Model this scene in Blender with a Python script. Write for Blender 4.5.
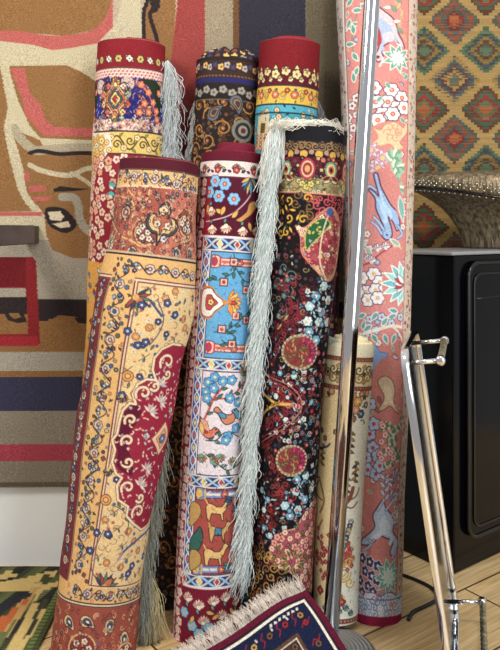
import bpy, bmesh, math, random
import numpy as np
from mathutils import Vector, Matrix
for o in list(bpy.data.objects):
    bpy.data.objects.remove(o)
C = bpy.context.scene.collection
scn = bpy.context.scene
F, H0, HOR = 700.0, 1.08, 230.0          # focal length in pixels, eye height, horizon row
# ---------------- camera
cd = bpy.data.cameras.new('camera'); cam = bpy.data.objects.new('camera', cd); C.objects.link(cam)
cam.location = (0, 0, H0); cam.rotation_euler = (math.pi/2, 0, 0)
cd.sensor_fit = 'VERTICAL'; cd.sensor_height = 24; cd.lens = 24*F/650
cd.shift_y = (HOR-325)/650
cd.clip_start = 0.05
scn.camera = cam
# ---------------- world, lights, exposure
w = bpy.data.worlds.new('world'); scn.world = w; w.use_nodes = True
nt = w.node_tree; bg = nt.nodes['Background']
tc = nt.nodes.new('ShaderNodeTexCoord'); sx = nt.nodes.new('ShaderNodeSeparateXYZ')
nt.links.new(tc.outputs['Generated'], sx.inputs[0])
cr = nt.nodes.new('ShaderNodeValToRGB'); nt.links.new(sx.outputs['Z'], cr.inputs[0])
e = cr.color_ramp.elements
e[0].position = 0.0; e[0].color = (.34, .33, .32, 1)
e[1].position = 1.0; e[1].color = (.75, .72, .68, 1)
q = e.new(.45); q.color = (.46, .48, .52, 1)
nt.links.new(cr.outputs[0], bg.inputs['Color']); bg.inputs['Strength'].default_value = 1.0
def area(name, loc, target, size, sy, power, col):
    l = bpy.data.lights.new(name, 'AREA'); l.shape = 'RECTANGLE'; l.size = size; l.size_y = sy
    l.energy = power; l.color = col
    o = bpy.data.objects.new(name, l); C.objects.link(o); o.location = loc
    o.rotation_euler = (Vector(target)-Vector(loc)).to_track_quat('-Z', 'Y').to_euler()
    return o
area('shop_window_light', (1.6, -0.6, 1.45), (0.1, 2.0, .6), 1.2, 2.2, 42, (.84, .94, 1.0))
area('ceiling_light', (-1.35, 0.6, 2.5), (0, 2.1, .9), .6, .6, 26, (1.0, .93, .83))
area('ceiling_light', (0.55, 1.0, 2.6), (0.3, 2.1, .9), .35, .35, 14, (1.0, .91, .78))
scn.view_settings.view_transform = 'Standard'; scn.view_settings.look = 'None'
scn.view_settings.gamma = 1; scn.view_settings.use_curve_mapping = False
scn.view_settings.exposure = 0.26

# ---------------- helpers
rnd = random.Random(7); nr = np.random.RandomState(5)
def lin(c):
    c = np.asarray(c, float)/255.0
    return np.where(c <= .04045, c/12.92, ((c+.055)/1.055)**2.4)
def W(x, y, Y):                                  # a point seen at (x, y) standing Y metres away
    return Vector(((x-250)*Y/F, Y, H0-(y-HOR)*Y/F))
def tag(o, label=None, cat=None, group=None, kind=None):
    if label: o['label'] = label
    if cat: o['category'] = cat
    if group: o['group'] = group
    if kind: o['kind'] = kind
    return o
def empty(name, loc):
    o = bpy.data.objects.new(name, None); C.objects.link(o); o.location = loc; o.empty_display_size = .05
    bpy.context.view_layer.update()
    return o
def link(name, me, mat, parent=None, smooth=True):
    o = bpy.data.objects.new(name, me); C.objects.link(o)
    if mat: me.materials.append(mat)
    if parent:
        o.parent = parent; o.matrix_parent_inverse = Matrix.Translation(-Vector(parent.location))
    if smooth: me.polygons.foreach_set('use_smooth', np.ones(len(me.polygons), bool))
    return o
def npmesh(name, V, Fq, col=None):
    me = bpy.data.meshes.new(name)
    V = np.asarray(V, np.float32); Fq = np.asarray(Fq, np.int32)
    n, k = Fq.shape
    me.vertices.add(len(V)); me.vertices.foreach_set('co', V.ravel())
    me.loops.add(n*k); me.loops.foreach_set('vertex_index', Fq.ravel())
    me.polygons.add(n); me.polygons.foreach_set('loop_start', np.arange(0, n*k, k, dtype=np.int32))
    me.update(calc_edges=True)
    if col is not None:
        a = me.color_attributes.new('pattern', 'FLOAT_COLOR', 'POINT')
        c4 = np.ones((len(V), 4), np.float32); g_ = col.mean(1, keepdims=True); c4[:, :3] = g_+(col-g_)*.90
        a.data.foreach_set('color', c4.ravel())
    me.validate(); return me
def bm_obj(name, bm, mat, parent=None, smooth=False):
    bmesh.ops.recalc_face_normals(bm, faces=bm.faces[:])
    me = bpy.data.meshes.new(name); bm.to_mesh(me); bm.free()
    return link(name, me, mat, parent, smooth)
def add_box(bm, lo, hi, rot=None, org=None):
    v = [bm.verts.new((x, y, z)) for x in (lo[0], hi[0]) for y in (lo[1], hi[1]) for z in (lo[2], hi[2])]
    for f in ((0,1,3,2), (4,6,7,5), (0,4,5,1), (2,3,7,6), (0,2,6,4), (1,5,7,3)):
        bm.faces.new([v[i] for i in f])
    return v
def bevel(o, wd=.004, seg=3):
    m = o.modifiers.new('bevel', 'BEVEL'); m.width = wd; m.segments = seg; m.limit_method = 'ANGLE'
    return o
def add_tube(bm, pts, r, n=14, caps=True, closed=False):
    pts = [Vector(p) for p in pts]; rs = r if hasattr(r, '__len__') else [r]*len(pts)
    rings = []; up = Vector((0, 0, 1)); t0 = (pts[1]-pts[0]).normalized()
    if abs(t0.dot(up)) > .9: up = Vector((1, 0, 0))
    nrm = t0.cross(up).normalized(); N = len(pts)
    for i, p in enumerate(pts):
        if closed: t = (pts[(i+1) % N]-pts[i-1]).normalized()
        else: t = (pts[min(i+1, N-1)]-pts[max(i-1, 0)]).normalized()
        nrm = (nrm-t*nrm.dot(t)).normalized(); b = t.cross(nrm)
        rings.append([bm.verts.new(p+(nrm*math.cos(2*math.pi*k/n)+b*math.sin(2*math.pi*k/n))*rs[i]) for k in range(n)])
    for i in range(N if closed else N-1):
        a, c = rings[i], rings[(i+1) % N]
        for k in range(n): bm.faces.new((a[k], a[(k+1) % n], c[(k+1) % n], c[k]))
    if caps and not closed: bm.faces.new(rings[0][::-1]); bm.faces.new(rings[-1])

# ---------------- materials
def pmat(name, col=(200, 200, 200), rough=.5, metal=0, **kw):
    m = bpy.data.materials.new(name); m.use_nodes = True; b = m.node_tree.nodes['Principled BSDF']
    b.inputs['Base Color'].default_value = (*lin(col), 1); b.inputs['Roughness'].default_value = rough
    b.inputs['Metallic'].default_value = metal
    for k, v in kw.items(): b.inputs[k.replace('_', ' ')].default_value = v
    return m
def nodes(m): return m.node_tree.nodes, m.node_tree.links, m.node_tree.nodes['Principled BSDF']
def add_noise(m, col_a, col_b, scale, bump=0, bscale=None, detail=4, stretch=None):
    N, L, b = nodes(m); t = N.new('ShaderNodeTexCoord'); mp = N.new('ShaderNodeMapping'); L.new(t.outputs['Object'], mp.inputs[0])
    if stretch: mp.inputs['Scale'].default_value = stretch
    n = N.new('ShaderNodeTexNoise'); n.inputs['Scale'].default_value = scale; n.inputs['Detail'].default_value = detail
    L.new(mp.outputs[0], n.inputs['Vector']); r = N.new('ShaderNodeValToRGB'); L.new(n.outputs[0], r.inputs[0])
    r.color_ramp.elements[0].position = .35; r.color_ramp.elements[1].position = .65
    r.color_ramp.elements[0].color = (*lin(col_a), 1); r.color_ramp.elements[1].color = (*lin(col_b), 1)
    L.new(r.outputs[0], b.inputs['Base Color'])
    if bump:
        n2 = N.new('ShaderNodeTexNoise'); n2.inputs['Scale'].default_value = bscale or scale; n2.inputs['Detail'].default_value = 3
        L.new(mp.outputs[0], n2.inputs['Vector']); bp = N.new('ShaderNodeBump'); bp.inputs['Strength'].default_value = bump
        bp.inputs['Distance'].default_value = .004; L.new(n2.outputs[0], bp.inputs['Height']); L.new(bp.outputs[0], b.inputs['Normal'])
    return m
def rugmat(name, rough=.75, var=.25, scale=900, bump=.35, sheen=.15, spec=.3):
    m = pmat(name, rough=rough); N, L, b = nodes(m)
    a = N.new('ShaderNodeAttribute'); a.attribute_name = 'pattern'
    t = N.new('ShaderNodeTexCoord'); n = N.new('ShaderNodeTexNoise'); n.inputs['Scale'].default_value = scale; n.inputs['Detail'].default_value = 2
    L.new(t.outputs['Object'], n.inputs['Vector'])
    mr = N.new('ShaderNodeMapRange'); mr.inputs[1].default_value = .3; mr.inputs[2].default_value = .7
    mr.inputs[3].default_value = 1-var; mr.inputs[4].default_value = 1+var; L.new(n.outputs[0], mr.inputs[0])
    mx = N.new('ShaderNodeVectorMath'); mx.operation = 'SCALE'; L.new(a.outputs['Color'], mx.inputs[0]); L.new(mr.outputs[0], mx.inputs['Scale'])
    L.new(mx.outputs[0], b.inputs['Base Color'])
    bp = N.new('ShaderNodeBump'); bp.inputs['Strength'].default_value = bump; bp.inputs['Distance'].default_value = .002
    L.new(n.outputs[0], bp.inputs['Height']); L.new(bp.outputs[0], b.inputs['Normal'])
    b.inputs['Sheen Weight'].default_value = sheen; b.inputs['Sheen Roughness'].default_value = .4
    b.inputs['Specular IOR Level'].default_value = spec
    return m
M_silk = rugmat('silk_pile', rough=.62, var=.16, scale=700, bump=.3, sheen=.0, spec=.10)
M_wool = rugmat('wool_pile', rough=.9, var=.34, scale=330, bump=.8, sheen=.0, spec=.06)
M_flat = rugmat('flat_weave', rough=.9, var=.22, scale=380, bump=.6, sheen=.0, spec=.06)
M_fringe = rugmat('cotton_fringe', rough=.8, var=.1, scale=300, bump=0, sheen=.2, spec=.3)
M_chrome = pmat('chrome', (215, 215, 218), .09, 1)
M_wallp = add_noise(pmat('painted_wall', rough=.85), (236, 242, 244), (244, 248, 249), 3, .12, 60)

# ---------------- painter: a weaver's drawing of a pattern, in surface units
class Canvas:
    def __init__(s, u0, u1, v0, v1, k, base):
        s.u0, s.v0, s.k = u0, v0, k
        s.W = int(math.ceil((u1-u0)*k))+1; s.H = int(math.ceil((v1-v0)*k))+1
        s.a = np.empty((s.H, s.W, 3), np.float32); s.a[:] = base
        s.mask = None
    def patch(s, x0, x1, y0, y1):
        i0 = max(0, int((x0-s.u0)*s.k)-1); i1 = min(s.W, int((x1-s.u0)*s.k)+3)
        j0 = max(0, int((y0-s.v0)*s.k)-1); j1 = min(s.H, int((y1-s.v0)*s.k)+3)
        if i0 >= i1 or j0 >= j1: return None
        X = s.u0+np.arange(i0, i1)/s.k; Y = s.v0+np.arange(j0, j1)/s.k
        return i0, i1, j0, j1, X[None, :], Y[:, None]
    def blend(s, pt, d, col):
        i0, i1, j0, j1 = pt[:4]
        c = np.clip(.5-d*s.k, 0, 1)
        if s.mask is not None: c = c*s.mask[j0:j1, i0:i1]
        c = c[..., None]
        A = s.a[j0:j1, i0:i1]; A *= 1-c; A += c*np.asarray(col, np.float32)
    def band(s, v0, v1, col, u0=-1e4, u1=1e4):
        pt = s.patch(max(u0, s.u0), min(u1, s.u0+s.W/s.k), v0, v1)
        if pt: s.blend(pt, np.maximum(np.maximum(v0-pt[5], pt[5]-v1), np.maximum(u0-pt[4], pt[4]-u1)), col)
    def disc(s, x, y, r, col, ry=None, ang=0):
        R = max(r, ry or r); pt = s.patch(x-R, x+R, y-R, y+R)
        if not pt: return
        dx = pt[4]-x; dy = pt[5]-y
        if ry is None: d = np.sqrt(dx*dx+dy*dy)-r
        else:
            c, n = math.cos(ang), math.sin(ang); a = dx*c+dy*n; b = -dx*n+dy*c
            d = (np.sqrt((a/r)**2+(b/ry)**2)-1)*min(r, ry)
        s.blend(pt, d, col)
    def line(s, pts, wd, col, closed=False):
        pts = np.asarray(pts, float)
        if closed: pts = np.vstack([pts, pts[:1]])
        h = wd/2; pt = s.patch(pts[:, 0].min()-h, pts[:, 0].max()+h, pts[:, 1].min()-h, pts[:, 1].max()+h)
        if not pt: return
        if len(pts) > 8 and (pts.max(0)-pts.min(0)).max() > 40:      # long strokes go in short pieces
            for i in range(0, len(pts)-1, 5): s.line(pts[i:i+6], wd, col)
            return
        X, Y = pt[4], pt[5]; best = None
        for (ax, ay), (bx, by) in zip(pts[:-1], pts[1:]):
            ex, ey = bx-ax, by-ay; L = ex*ex+ey*ey+1e-9
            t = np.clip(((X-ax)*ex+(Y-ay)*ey)/L, 0, 1)
            d = (X-ax-t*ex)**2+(Y-ay-t*ey)**2
            best = d if best is None else np.minimum(best, d)
        s.blend(pt, np.sqrt(best)-h, col)
    def poly(s, pts, fill=None, out=None, ow=.8):
        pts = np.asarray(pts, float); pt = s.patch(pts[:, 0].min()-1, pts[:, 0].max()+1, pts[:, 1].min()-1, pts[:, 1].max()+1)
        if not pt: return
        if fill is not None:
            X, Y = pt[4], pt[5]; ins = np.zeros((Y.shape[0], X.shape[1]), bool); best = np.full(ins.shape, 1e9)
            n = len(pts)
            for i in range(n):
                ax, ay = pts[i]; bx, by = pts[(i+1) % n]
                if ay != by:
                    ins ^= ((ay > Y) != (by > Y)) & (X < (bx-ax)*(Y-ay)/(by-ay)+ax)
                ex, ey = bx-ax, by-ay; L = ex*ex+ey*ey+1e-9
                t = np.clip(((X-ax)*ex+(Y-ay)*ey)/L, 0, 1)
                best = np.minimum(best, (X-ax-t*ex)**2+(Y-ay-t*ey)**2)
            d = np.sqrt(best); s.blend(pt, np.where(ins, -d, d), fill)
        if out is not None: s.line(pts, ow, out, True)
    # motifs
    def flower(s, x, y, r, pet, cen, out=None, n=5, a0=0, ow=.6):
        pr = r*.42*(5/n)**.5; rr = r*.6
        P = [(x+rr*math.cos(a0+2*math.pi*i/n), y+rr*math.sin(a0+2*math.pi*i/n)) for i in range(n)]
        if out is not None:
            for a, b in P: s.disc(a, b, pr+ow, out)
        for a, b in P: s.disc(a, b, pr, pet)
        s.disc(x, y, r*.3, cen)
    def leaf(s, x, y, l, wd, ang, fill, out=None, ow=.5):
        c, n = math.cos(ang), math.sin(ang); T = np.linspace(0, 1, 6)
        h = wd/2*np.sin(np.pi*T**.8)
        a = np.concatenate([T*l, (T*l)[::-1][1:-1]]); b = np.concatenate([h, -h[::-1][1:-1]])
        s.poly(np.stack([x+a*c-b*n, y+a*n+b*c], 1), fill, out, ow)
    def scroll(s, x, y, r, ang, dr, col, wd, turns=1.2):
        t = np.linspace(0, 1, 14); a = ang+dr*t*turns*2*math.pi; rr = r*(1-.8*t)
        s.line(np.stack([x+rr*np.cos(a), y+rr*np.sin(a)], 1), wd, col)
    def boteh(s, x, y, r, ang, fills, out, flip=1):
        t = np.linspace(0, 2*math.pi, 18)[:-1]
        for sc, f in zip((1, .62, .3), fills):
            a = -np.cos(t)*r*sc; b = np.sin(t)*r*.62*sc*(1-.45*(a/r+0)); b = b+flip*.35*r*sc*np.clip(a/r/sc, 0, 1)**2*1.6
            c, n = math.cos(ang), math.sin(ang)
            s.poly(np.stack([x+a*c-b*n, y+a*n+b*c], 1), f, out, .6)
    def palmette(s, x, y, r, ang, cols, out, n=7):
        for i in range(n):
            a = ang+(i-(n-1)/2)*(2.6/n); s.leaf(x, y, r*(1-.25*abs(i-(n-1)/2)/n*2), r*.42, a, cols[i % len(cols)], out)
        s.disc(x, y, r*.25, cols[-1])
    def scatter(s, box, n, mind, fn, test=None, seed=1, tries=14):
        R = random.Random(seed); pts = []
        for _ in range(n*tries):
            if len(pts) >= n: break
            x = R.uniform(box[0], box[1]); y = R.uniform(box[2], box[3])
            if test is not None and not test(x, y): continue
            if all((x-a)**2+(y-b)**2 > mind*mind for a, b in pts):
                pts.append((x, y)); fn(x, y, R)
        return pts
    def sample(s, u, v):
        i = np.clip(((u-s.u0)*s.k), 0, s.W-1.001); j = np.clip(((v-s.v0)*s.k), 0, s.H-1.001)
        i = np.round(i).astype(int); j = np.round(j).astype(int)
        return s.a[j, i]
def inpoly(poly):
    poly = np.asarray(poly, float)
    def f(x, y):
        r = False; n = len(poly)
        for i in range(n):
            ax, ay = poly[i]; bx, by = poly[(i+1) % n]
            if (ay > y) != (by > y) and x < (bx-ax)*(y-ay)/(by-ay)+ax: r = not r
        return r
    return f
def spline(pts, n=8, closed=False):
    P = np.asarray(pts, float); N = len(P); out = []
    for i in range(N if closed else N-1):
        g = (lambda j: P[j % N]) if closed else (lambda j: P[min(max(j, 0), N-1)])
        a, b, c, d = g(i-1), g(i), g(i+1), g(i+2)
        for t in np.linspace(0, 1, n, endpoint=False):
            out.append(.5*((2*b)+(-a+c)*t+(2*a-5*b+4*c-d)*t*t+(-a+3*b-3*c+d)*t**3))
    if not closed: out.append(P[-1])
    return np.array(out)
def tangle(cv, pal, outc, sz, seed=1, curl=True):
    """returns a motif drawer: a random small flower, leaf pair or scroll out of a palette"""
    def fn(x, y, R):
        k = R.random(); c = R.choice(pal); c2 = R.choice(pal); z = sz*R.uniform(.7, 1.25)
        if k < .42: cv.flower(x, y, z, c, c2, outc, R.choice((4, 5, 6)), R.uniform(0, 3))
        elif k < .7:
            a = R.uniform(0, 6.28)
            for q in (a, a+1.3, a-1.3): cv.leaf(x, y, z*1.3, z*.6, q, c, outc)
        elif curl: cv.scroll(x, y, z*1.2, R.uniform(0, 6), R.choice((-1, 1)), c, max(.8, z*.28))
        else: cv.disc(x, y, z*.4, c)
    return fn

# ---------------- rolled rugs
class Roll:
    def __init__(s, edges, Yb, Yt, df=.82, k=1.6, base=(120, 60, 50), lump=.012, seed=0, zfloor=.001):
        E = np.array(edges, float); s.df = df; s.y0, s.y1 = E[0, 0], E[-1, 0]; s.zfloor = zfloor
        s.S = np.linspace(s.y0, s.y1, 160)
        xl = np.interp(s.S, E[:, 0], E[:, 1]); xr = np.interp(s.S, E[:, 0], E[:, 2])
        def sm(a):
            for _ in range(12):
                b = a.copy(); b[1:-1] = (a[:-2]+a[1:-1]*2+a[2:])/4; a = b
            return a
        xl, xr = sm(xl), sm(xr); s.xc = (xl+xr)/2; s.R = (xr-xl)/2
        s.Y = Yt+(Yb-Yt)*(s.S-s.y0)/(s.y1-s.y0)
        s.Cx = (s.xc-250)*s.Y/F; s.Cz = H0-(s.S-HOR)*s.Y/F; s.Rm = s.R.mean()
        dx = np.gradient(s.Cx); dy = np.gradient(s.Y); dz = np.gradient(s.Cz)
        T = -np.stack([dx, dy, dz], 1); T /= np.linalg.norm(T, axis=1)[:, None]
        for _ in range(60): T[1:-1] = (T[:-2]+2*T[1:-1]+T[2:])/4
        T[0] = T[1]; T[-1] = T[-2]; T /= np.linalg.norm(T, axis=1)[:, None]; s.T = T
        e1 = np.cross(np.array([0, 1., 0])[None], T); e1 /= np.linalg.norm(e1, axis=1)[:, None]
        s.e1 = e1; s.e2 = np.cross(T, e1)           # e2 points away from the viewer
        s.seed = seed; s.lump = lump; s.k = k
        s.um = s.Rm*math.radians(106)
        s.cv = Canvas(-s.um, s.um, s.y0, s.y1, k, base)
        th = np.radians(np.linspace(-88, 88, 89)); SS = np.linspace(s.y0, s.y1, 120)
        TH, S2 = np.meshgrid(th, SS); p = s.proj(TH.ravel(), S2.ravel()); s.g = (p, TH.ravel(), S2.ravel())
    def ip(s, A, v): return np.interp(v, s.S, A) if A.ndim == 1 else np.stack([np.interp(v, s.S, A[:, i]) for i in range(3)], -1)
    def pos(s, th, v, rs=1.0, lump=True):
        th = np.asarray(th, float); v = np.asarray(v, float); R = s.ip(s.R, v)*s.ip(s.Y, v)/F*rs
        if lump:
            z = s.seed*1.7
            R = R*(1+s.lump*(np.sin(3*th+v*.021+z)+.7*np.sin(2*th-v*.043+z*2)+.5*np.sin(5*th+v*.09+z)))
        c = np.stack([s.ip(s.Cx, v), s.ip(s.Y, v), s.ip(s.Cz, v)], -1)
        p = c+s.ip(s.e1, v)*(R*np.sin(th))[..., None]-s.ip(s.e2, v)*(R*s.df*np.cos(th))[..., None]
        p[..., 2] = np.maximum(p[..., 2], s.zfloor)
        return p
    def proj(s, th, v):
        p = s.pos(th, v, lump=False); return np.stack([250+F*p[:, 0]/p[:, 1], HOR+F*(H0-p[:, 2])/p[:, 1]], 1)
    def m(s, *a):
        """where on the rug, in its own surface units, the drawing point seen at (x, y) lies"""
        single = len(a) == 2; P = np.array([a], float) if single else np.asarray(a[0], float)
        out = []
        for x, y in P:
            g = s.g; i = np.argmin((g[0][:, 0]-x)**2+(g[0][:, 1]-y)**2); th, v = g[1][i], g[2][i]
            for _ in range(2):
                p = s.proj(np.array([th, th+.01, th]), np.array([v, v, v+1.])); J = np.array([(p[1]-p[0])/.01, p[2]-p[0]]).T
                if abs(np.linalg.det(J)) < 1: break
                d = np.linalg.solve(J, np.array([x, y])-p[0]); th += np.clip(d[0], -.05, .05); v += np.clip(d[1], -4, 4)
            out.append((th*s.Rm, v))
        return out[0] if single else np.array(out)
    def vy(s, y):
        x = np.interp(y, s.S, s.xc); return s.m(x, y)[1]
    def build(s, label, end_col, cat='rolled rug', group=None, turns=3, tele=0.0, tele2=0.0, thick=.011, name='rolled_rug', bottom=True):
        cb = s.pos(np.array([0.]), np.array([s.y1]))[0]
        root = empty(name, (float(s.Cx[-1]), float(s.Y[-1]), s.zfloor)); tag(root, label, cat, group)
        nf = int(2*s.um*s.k); th = np.linspace(-math.radians(106), math.radians(106), nf)
        thb = np.linspace(math.radians(106), 2*math.pi-math.radians(106), 22)[1:-1]
        TH = np.concatenate([th, thb]); NV = int((s.y1-s.y0)*s.k)+1; V = np.linspace(s.y0, s.y1, NV)
        A, B = np.meshgrid(TH, V); P = s.pos(A.ravel(), B.ravel())
        U = np.where(A > math.radians(106), math.pi-A, A)*s.Rm          # the far side repeats the drawing
        col = lin(s.cv.sample(U.ravel(), B.ravel())); col = col*(1+nr.normal(0, .13, (len(col), 1)).clip(-.3, .3))
        n = len(TH); i = np.arange(NV-1)[:, None]*n; j = np.arange(n)[None]; j2 = (j+1) % n
        Q = np.stack([i+j, i+n+j, i+n+j2, i+j2], -1).reshape(-1, 4)
        link('rug_body', npmesh('rug_body', P, Q, col), M_silk, root)
        # the rolled-up end: one long strip of rug coiled inwards
        na = 44*turns; a = np.linspace(0, 2*math.pi*turns, na); R0 = float(s.R[0]*s.Y[0]/F)
        t = thick; pit = (R0*.80)/turns if turns > 1 else t*1.3
        pit = min(pit, t*2.0); rr = R0*(1-s.lump*1.6)-t*.53-pit*a/(2*math.pi)
        stp = 1/(1+np.exp(-(a/(2*math.pi)-.95)*22))
        hh = .0015+tele*a/(2*math.pi)+tele2*stp
        prof = [(-.5, -4.5), (-.5, -.1), (-.25, .28), (.25, .28), (.5, -.1), (.5, -4.5)]
        c0 = np.array([s.Cx[0], s.Y[0], s.Cz[0]]); ps = []
        for ro, ho in prof:
            r_ = rr+ro*t
            ps.append(c0+s.e1[0]*(r_*np.sin(a))[:, None]-s.e2[0]*(r_*s.df*np.cos(a))[:, None]+s.T[0]*(hh+ho*t)[:, None])
        ps = np.stack(ps, 1).reshape(-1, 3); m_ = len(prof); i = np.arange(na-1)[:, None]*m_; j = np.arange(m_-1)[None]
        Q = np.stack([i+j, i+j+1, i+m_+j+1, i+m_+j], -1).reshape(-1, 4)
        nb = len(ps); ring = np.linspace(0, 2*math.pi, 33)[:-1]        # bottom of the hollow
        rp = c0+s.e1[0]*(R0*.93*np.sin(ring))[:, None]-s.e2[0]*(R0*.93*s.df*np.cos(ring))[:, None]-s.T[0]*t*3
        rp = np.vstack([rp, (c0-s.T[0]*t*3)[None]]); k_ = np.arange(32)
        Q2 = np.stack([nb+k_, nb+(k_+1) % 32, np.full(32, nb+32), np.full(32, nb+32)], -1)
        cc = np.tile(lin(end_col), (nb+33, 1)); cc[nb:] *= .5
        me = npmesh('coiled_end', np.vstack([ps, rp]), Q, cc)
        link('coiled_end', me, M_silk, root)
        bm = bmesh.new(); vs = [bm.verts.new(tuple(p)) for p in rp[:32]]; bm.faces.new(vs)
        return root
def strands(name, paths, rads, cols, parent, mat=None, kind='stuff'):
    """paths: (n, m, 3) array; every strand a thin three-sided thread"""
    n, m_, _ = paths.shape; t = np.gradient(paths, axis=1); t /= np.linalg.norm(t, axis=2)[..., None]+1e-9
    ref = nr.normal(size=(n, 1, 3)); a = np.cross(t, ref); a /= np.linalg.norm(a, axis=2)[..., None]+1e-9; b = np.cross(t, a)
    tap = np.linspace(1, .7, m_)[None, :, None]; r = rads[:, None, None]*tap; V = []
    for k in range(3):
        q = 2*math.pi*k/3; V.append(paths+(a*math.cos(q)+b*math.sin(q))*r)
    V = np.stack(V, 2); col = np.repeat(cols, m_*3, axis=0)
    base = (np.arange(n)*m_*3)[:, None, None]+(np.arange(m_-1)*3)[None, :, None]; k = np.arange(3)[None, None]
    Q = np.stack([base+k, base+(k+1) % 3, base+3+(k+1) % 3, base+3+k], -1).reshape(-1, 4)
    V = V.reshape(-1, 3); V[:, 2] = np.maximum(V[:, 2], .002)
    o = link(name, npmesh(name, V, Q, lin(col)), mat or M_fringe, parent)
    if kind: o['kind'] = kind
    return o
def hang_fringe(parent, pts, Y0, Y1, n, length, spread, col, rad=.0008, drop=(0, 1), seed=1, m_=10, wig=.003, name='fringe'):
    """threads rooted along the line pts (photo units) and hanging down from it"""
    R = np.random.RandomState(seed); pts = np.array(pts, float); L = np.concatenate([[0], np.cumsum(np.hypot(*np.diff(pts, axis=0).T))]); L /= L[-1]
    u = R.rand(n); x = np.interp(u, L, pts[:, 0]); y = np.interp(u, L, pts[:, 1]); Y = Y0+(Y1-Y0)*u
    ln = length*R.uniform(.5, 1.2, n); sx = R.normal(0, 1, n)*spread
    T = np.linspace(0, 1, m_)[None]
    ph = R.rand(n, 1)*6.28; fr = R.uniform(4, 11, (n, 1))
    X = x[:, None]+sx[:, None]*np.sin(T*1.57)+drop[0]*ln[:, None]*T+np.sin(T*fr+ph)*wig*F/2*T
    YY = y[:, None]+drop[1]*ln[:, None]*T**1.1
    D = Y[:, None]+R.normal(0, .006, (n, 1))*np.sin(T*1.57)-.012*np.sin(T*1.57)+np.cos(T*fr+ph)*wig*T
    P = np.stack([(X-250)*D/F, D, H0-(YY-HOR)*D/F], -1)
    c = np.array(col)[None]*R.uniform(.86, 1.07, (n, 1)); c = np.clip(c, 0, 250)
    return strands(name, P, rad*R.uniform(.7, 1.3, n), c, parent)
# ---------------- the room
YW, YR = 2.25, 3.06                                     # the wall behind the rugs, and the recessed wall on the right
def wall(name, lo, hi):
    bm = bmesh.new(); add_box(bm, lo, hi); return tag(bm_obj(name, bm, M_wallp), kind='structure')
XC = .415
wall('wall_back', (-1.9, YW, 0), (XC, YW+.06, 3.1))
wall('wall_return', (XC-.06, YW+.06, 0), (XC, YR, 3.1))
wall('wall_recess', (XC-.06, YR, 0), (2.4, YR+.06, 3.1))
M_floor = pmat('oak_laminate', rough=.33, Specular_IOR_Level=.5)
N, L, b = nodes(M_floor)
tcn = N.new('ShaderNodeTexCoord'); mp = N.new('ShaderNodeMapping'); mp.inputs['Rotation'].default_value = (0, 0, -.62); mp.inputs['Location'].default_value = (.05, .1, 0)
L.new(tcn.outputs['Object'], mp.inputs[0])
br = N.new('ShaderNodeTexBrick'); br.inputs['Scale'].default_value = 1; br.inputs['Brick Width'].default_value = .9; br.inputs['Row Height'].default_value = .24
br.inputs['Mortar Size'].default_value = .0035; br.inputs['Mortar Smooth'].default_value = .2
br.inputs['Color1'].default_value = (1, 1, 1, 1); br.inputs['Color2'].default_value = (.78, .76, .74, 1); br.inputs['Mortar'].default_value = (.10, .08, .06, 1)
L.new(mp.outputs[0], br.inputs['Vector'])
mp2 = N.new('ShaderNodeMapping'); mp2.inputs['Scale'].default_value = (4, 70, 10); L.new(mp.outputs[0], mp2.inputs[0])
n1 = N.new('ShaderNodeTexNoise'); n1.inputs['Scale'].default_value = 1.6; n1.inputs['Detail'].default_value = 6; n1.inputs['Distortion'].default_value = .8; L.new(mp2.outputs[0], n1.inputs['Vector'])
r1 = N.new('ShaderNodeValToRGB'); L.new(n1.outputs[0], r1.inputs[0])
r1.color_ramp.elements[0].position = .3; r1.color_ramp.elements[0].color = (*lin((196, 160, 108)), 1)
r1.color_ramp.elements[1].position = .7; r1.color_ramp.elements[1].color = (*lin((246, 216, 164)), 1)
mx = N.new('ShaderNodeMix'); mx.data_type = 'RGBA'; mx.blend_type = 'MULTIPLY'; mx.inputs[0].default_value = 1
L.new(r1.outputs[0], mx.inputs[6]); L.new(br.outputs[0], mx.inputs[7]); L.new(mx.outputs[2], b.inputs['Base Color'])
bm = bmesh.new(); add_box(bm, (-1.9, -.4, -.05), (2.4, YR+.06, 0)); tag(bm_obj('floor', bm, M_floor), kind='structure')

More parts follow.
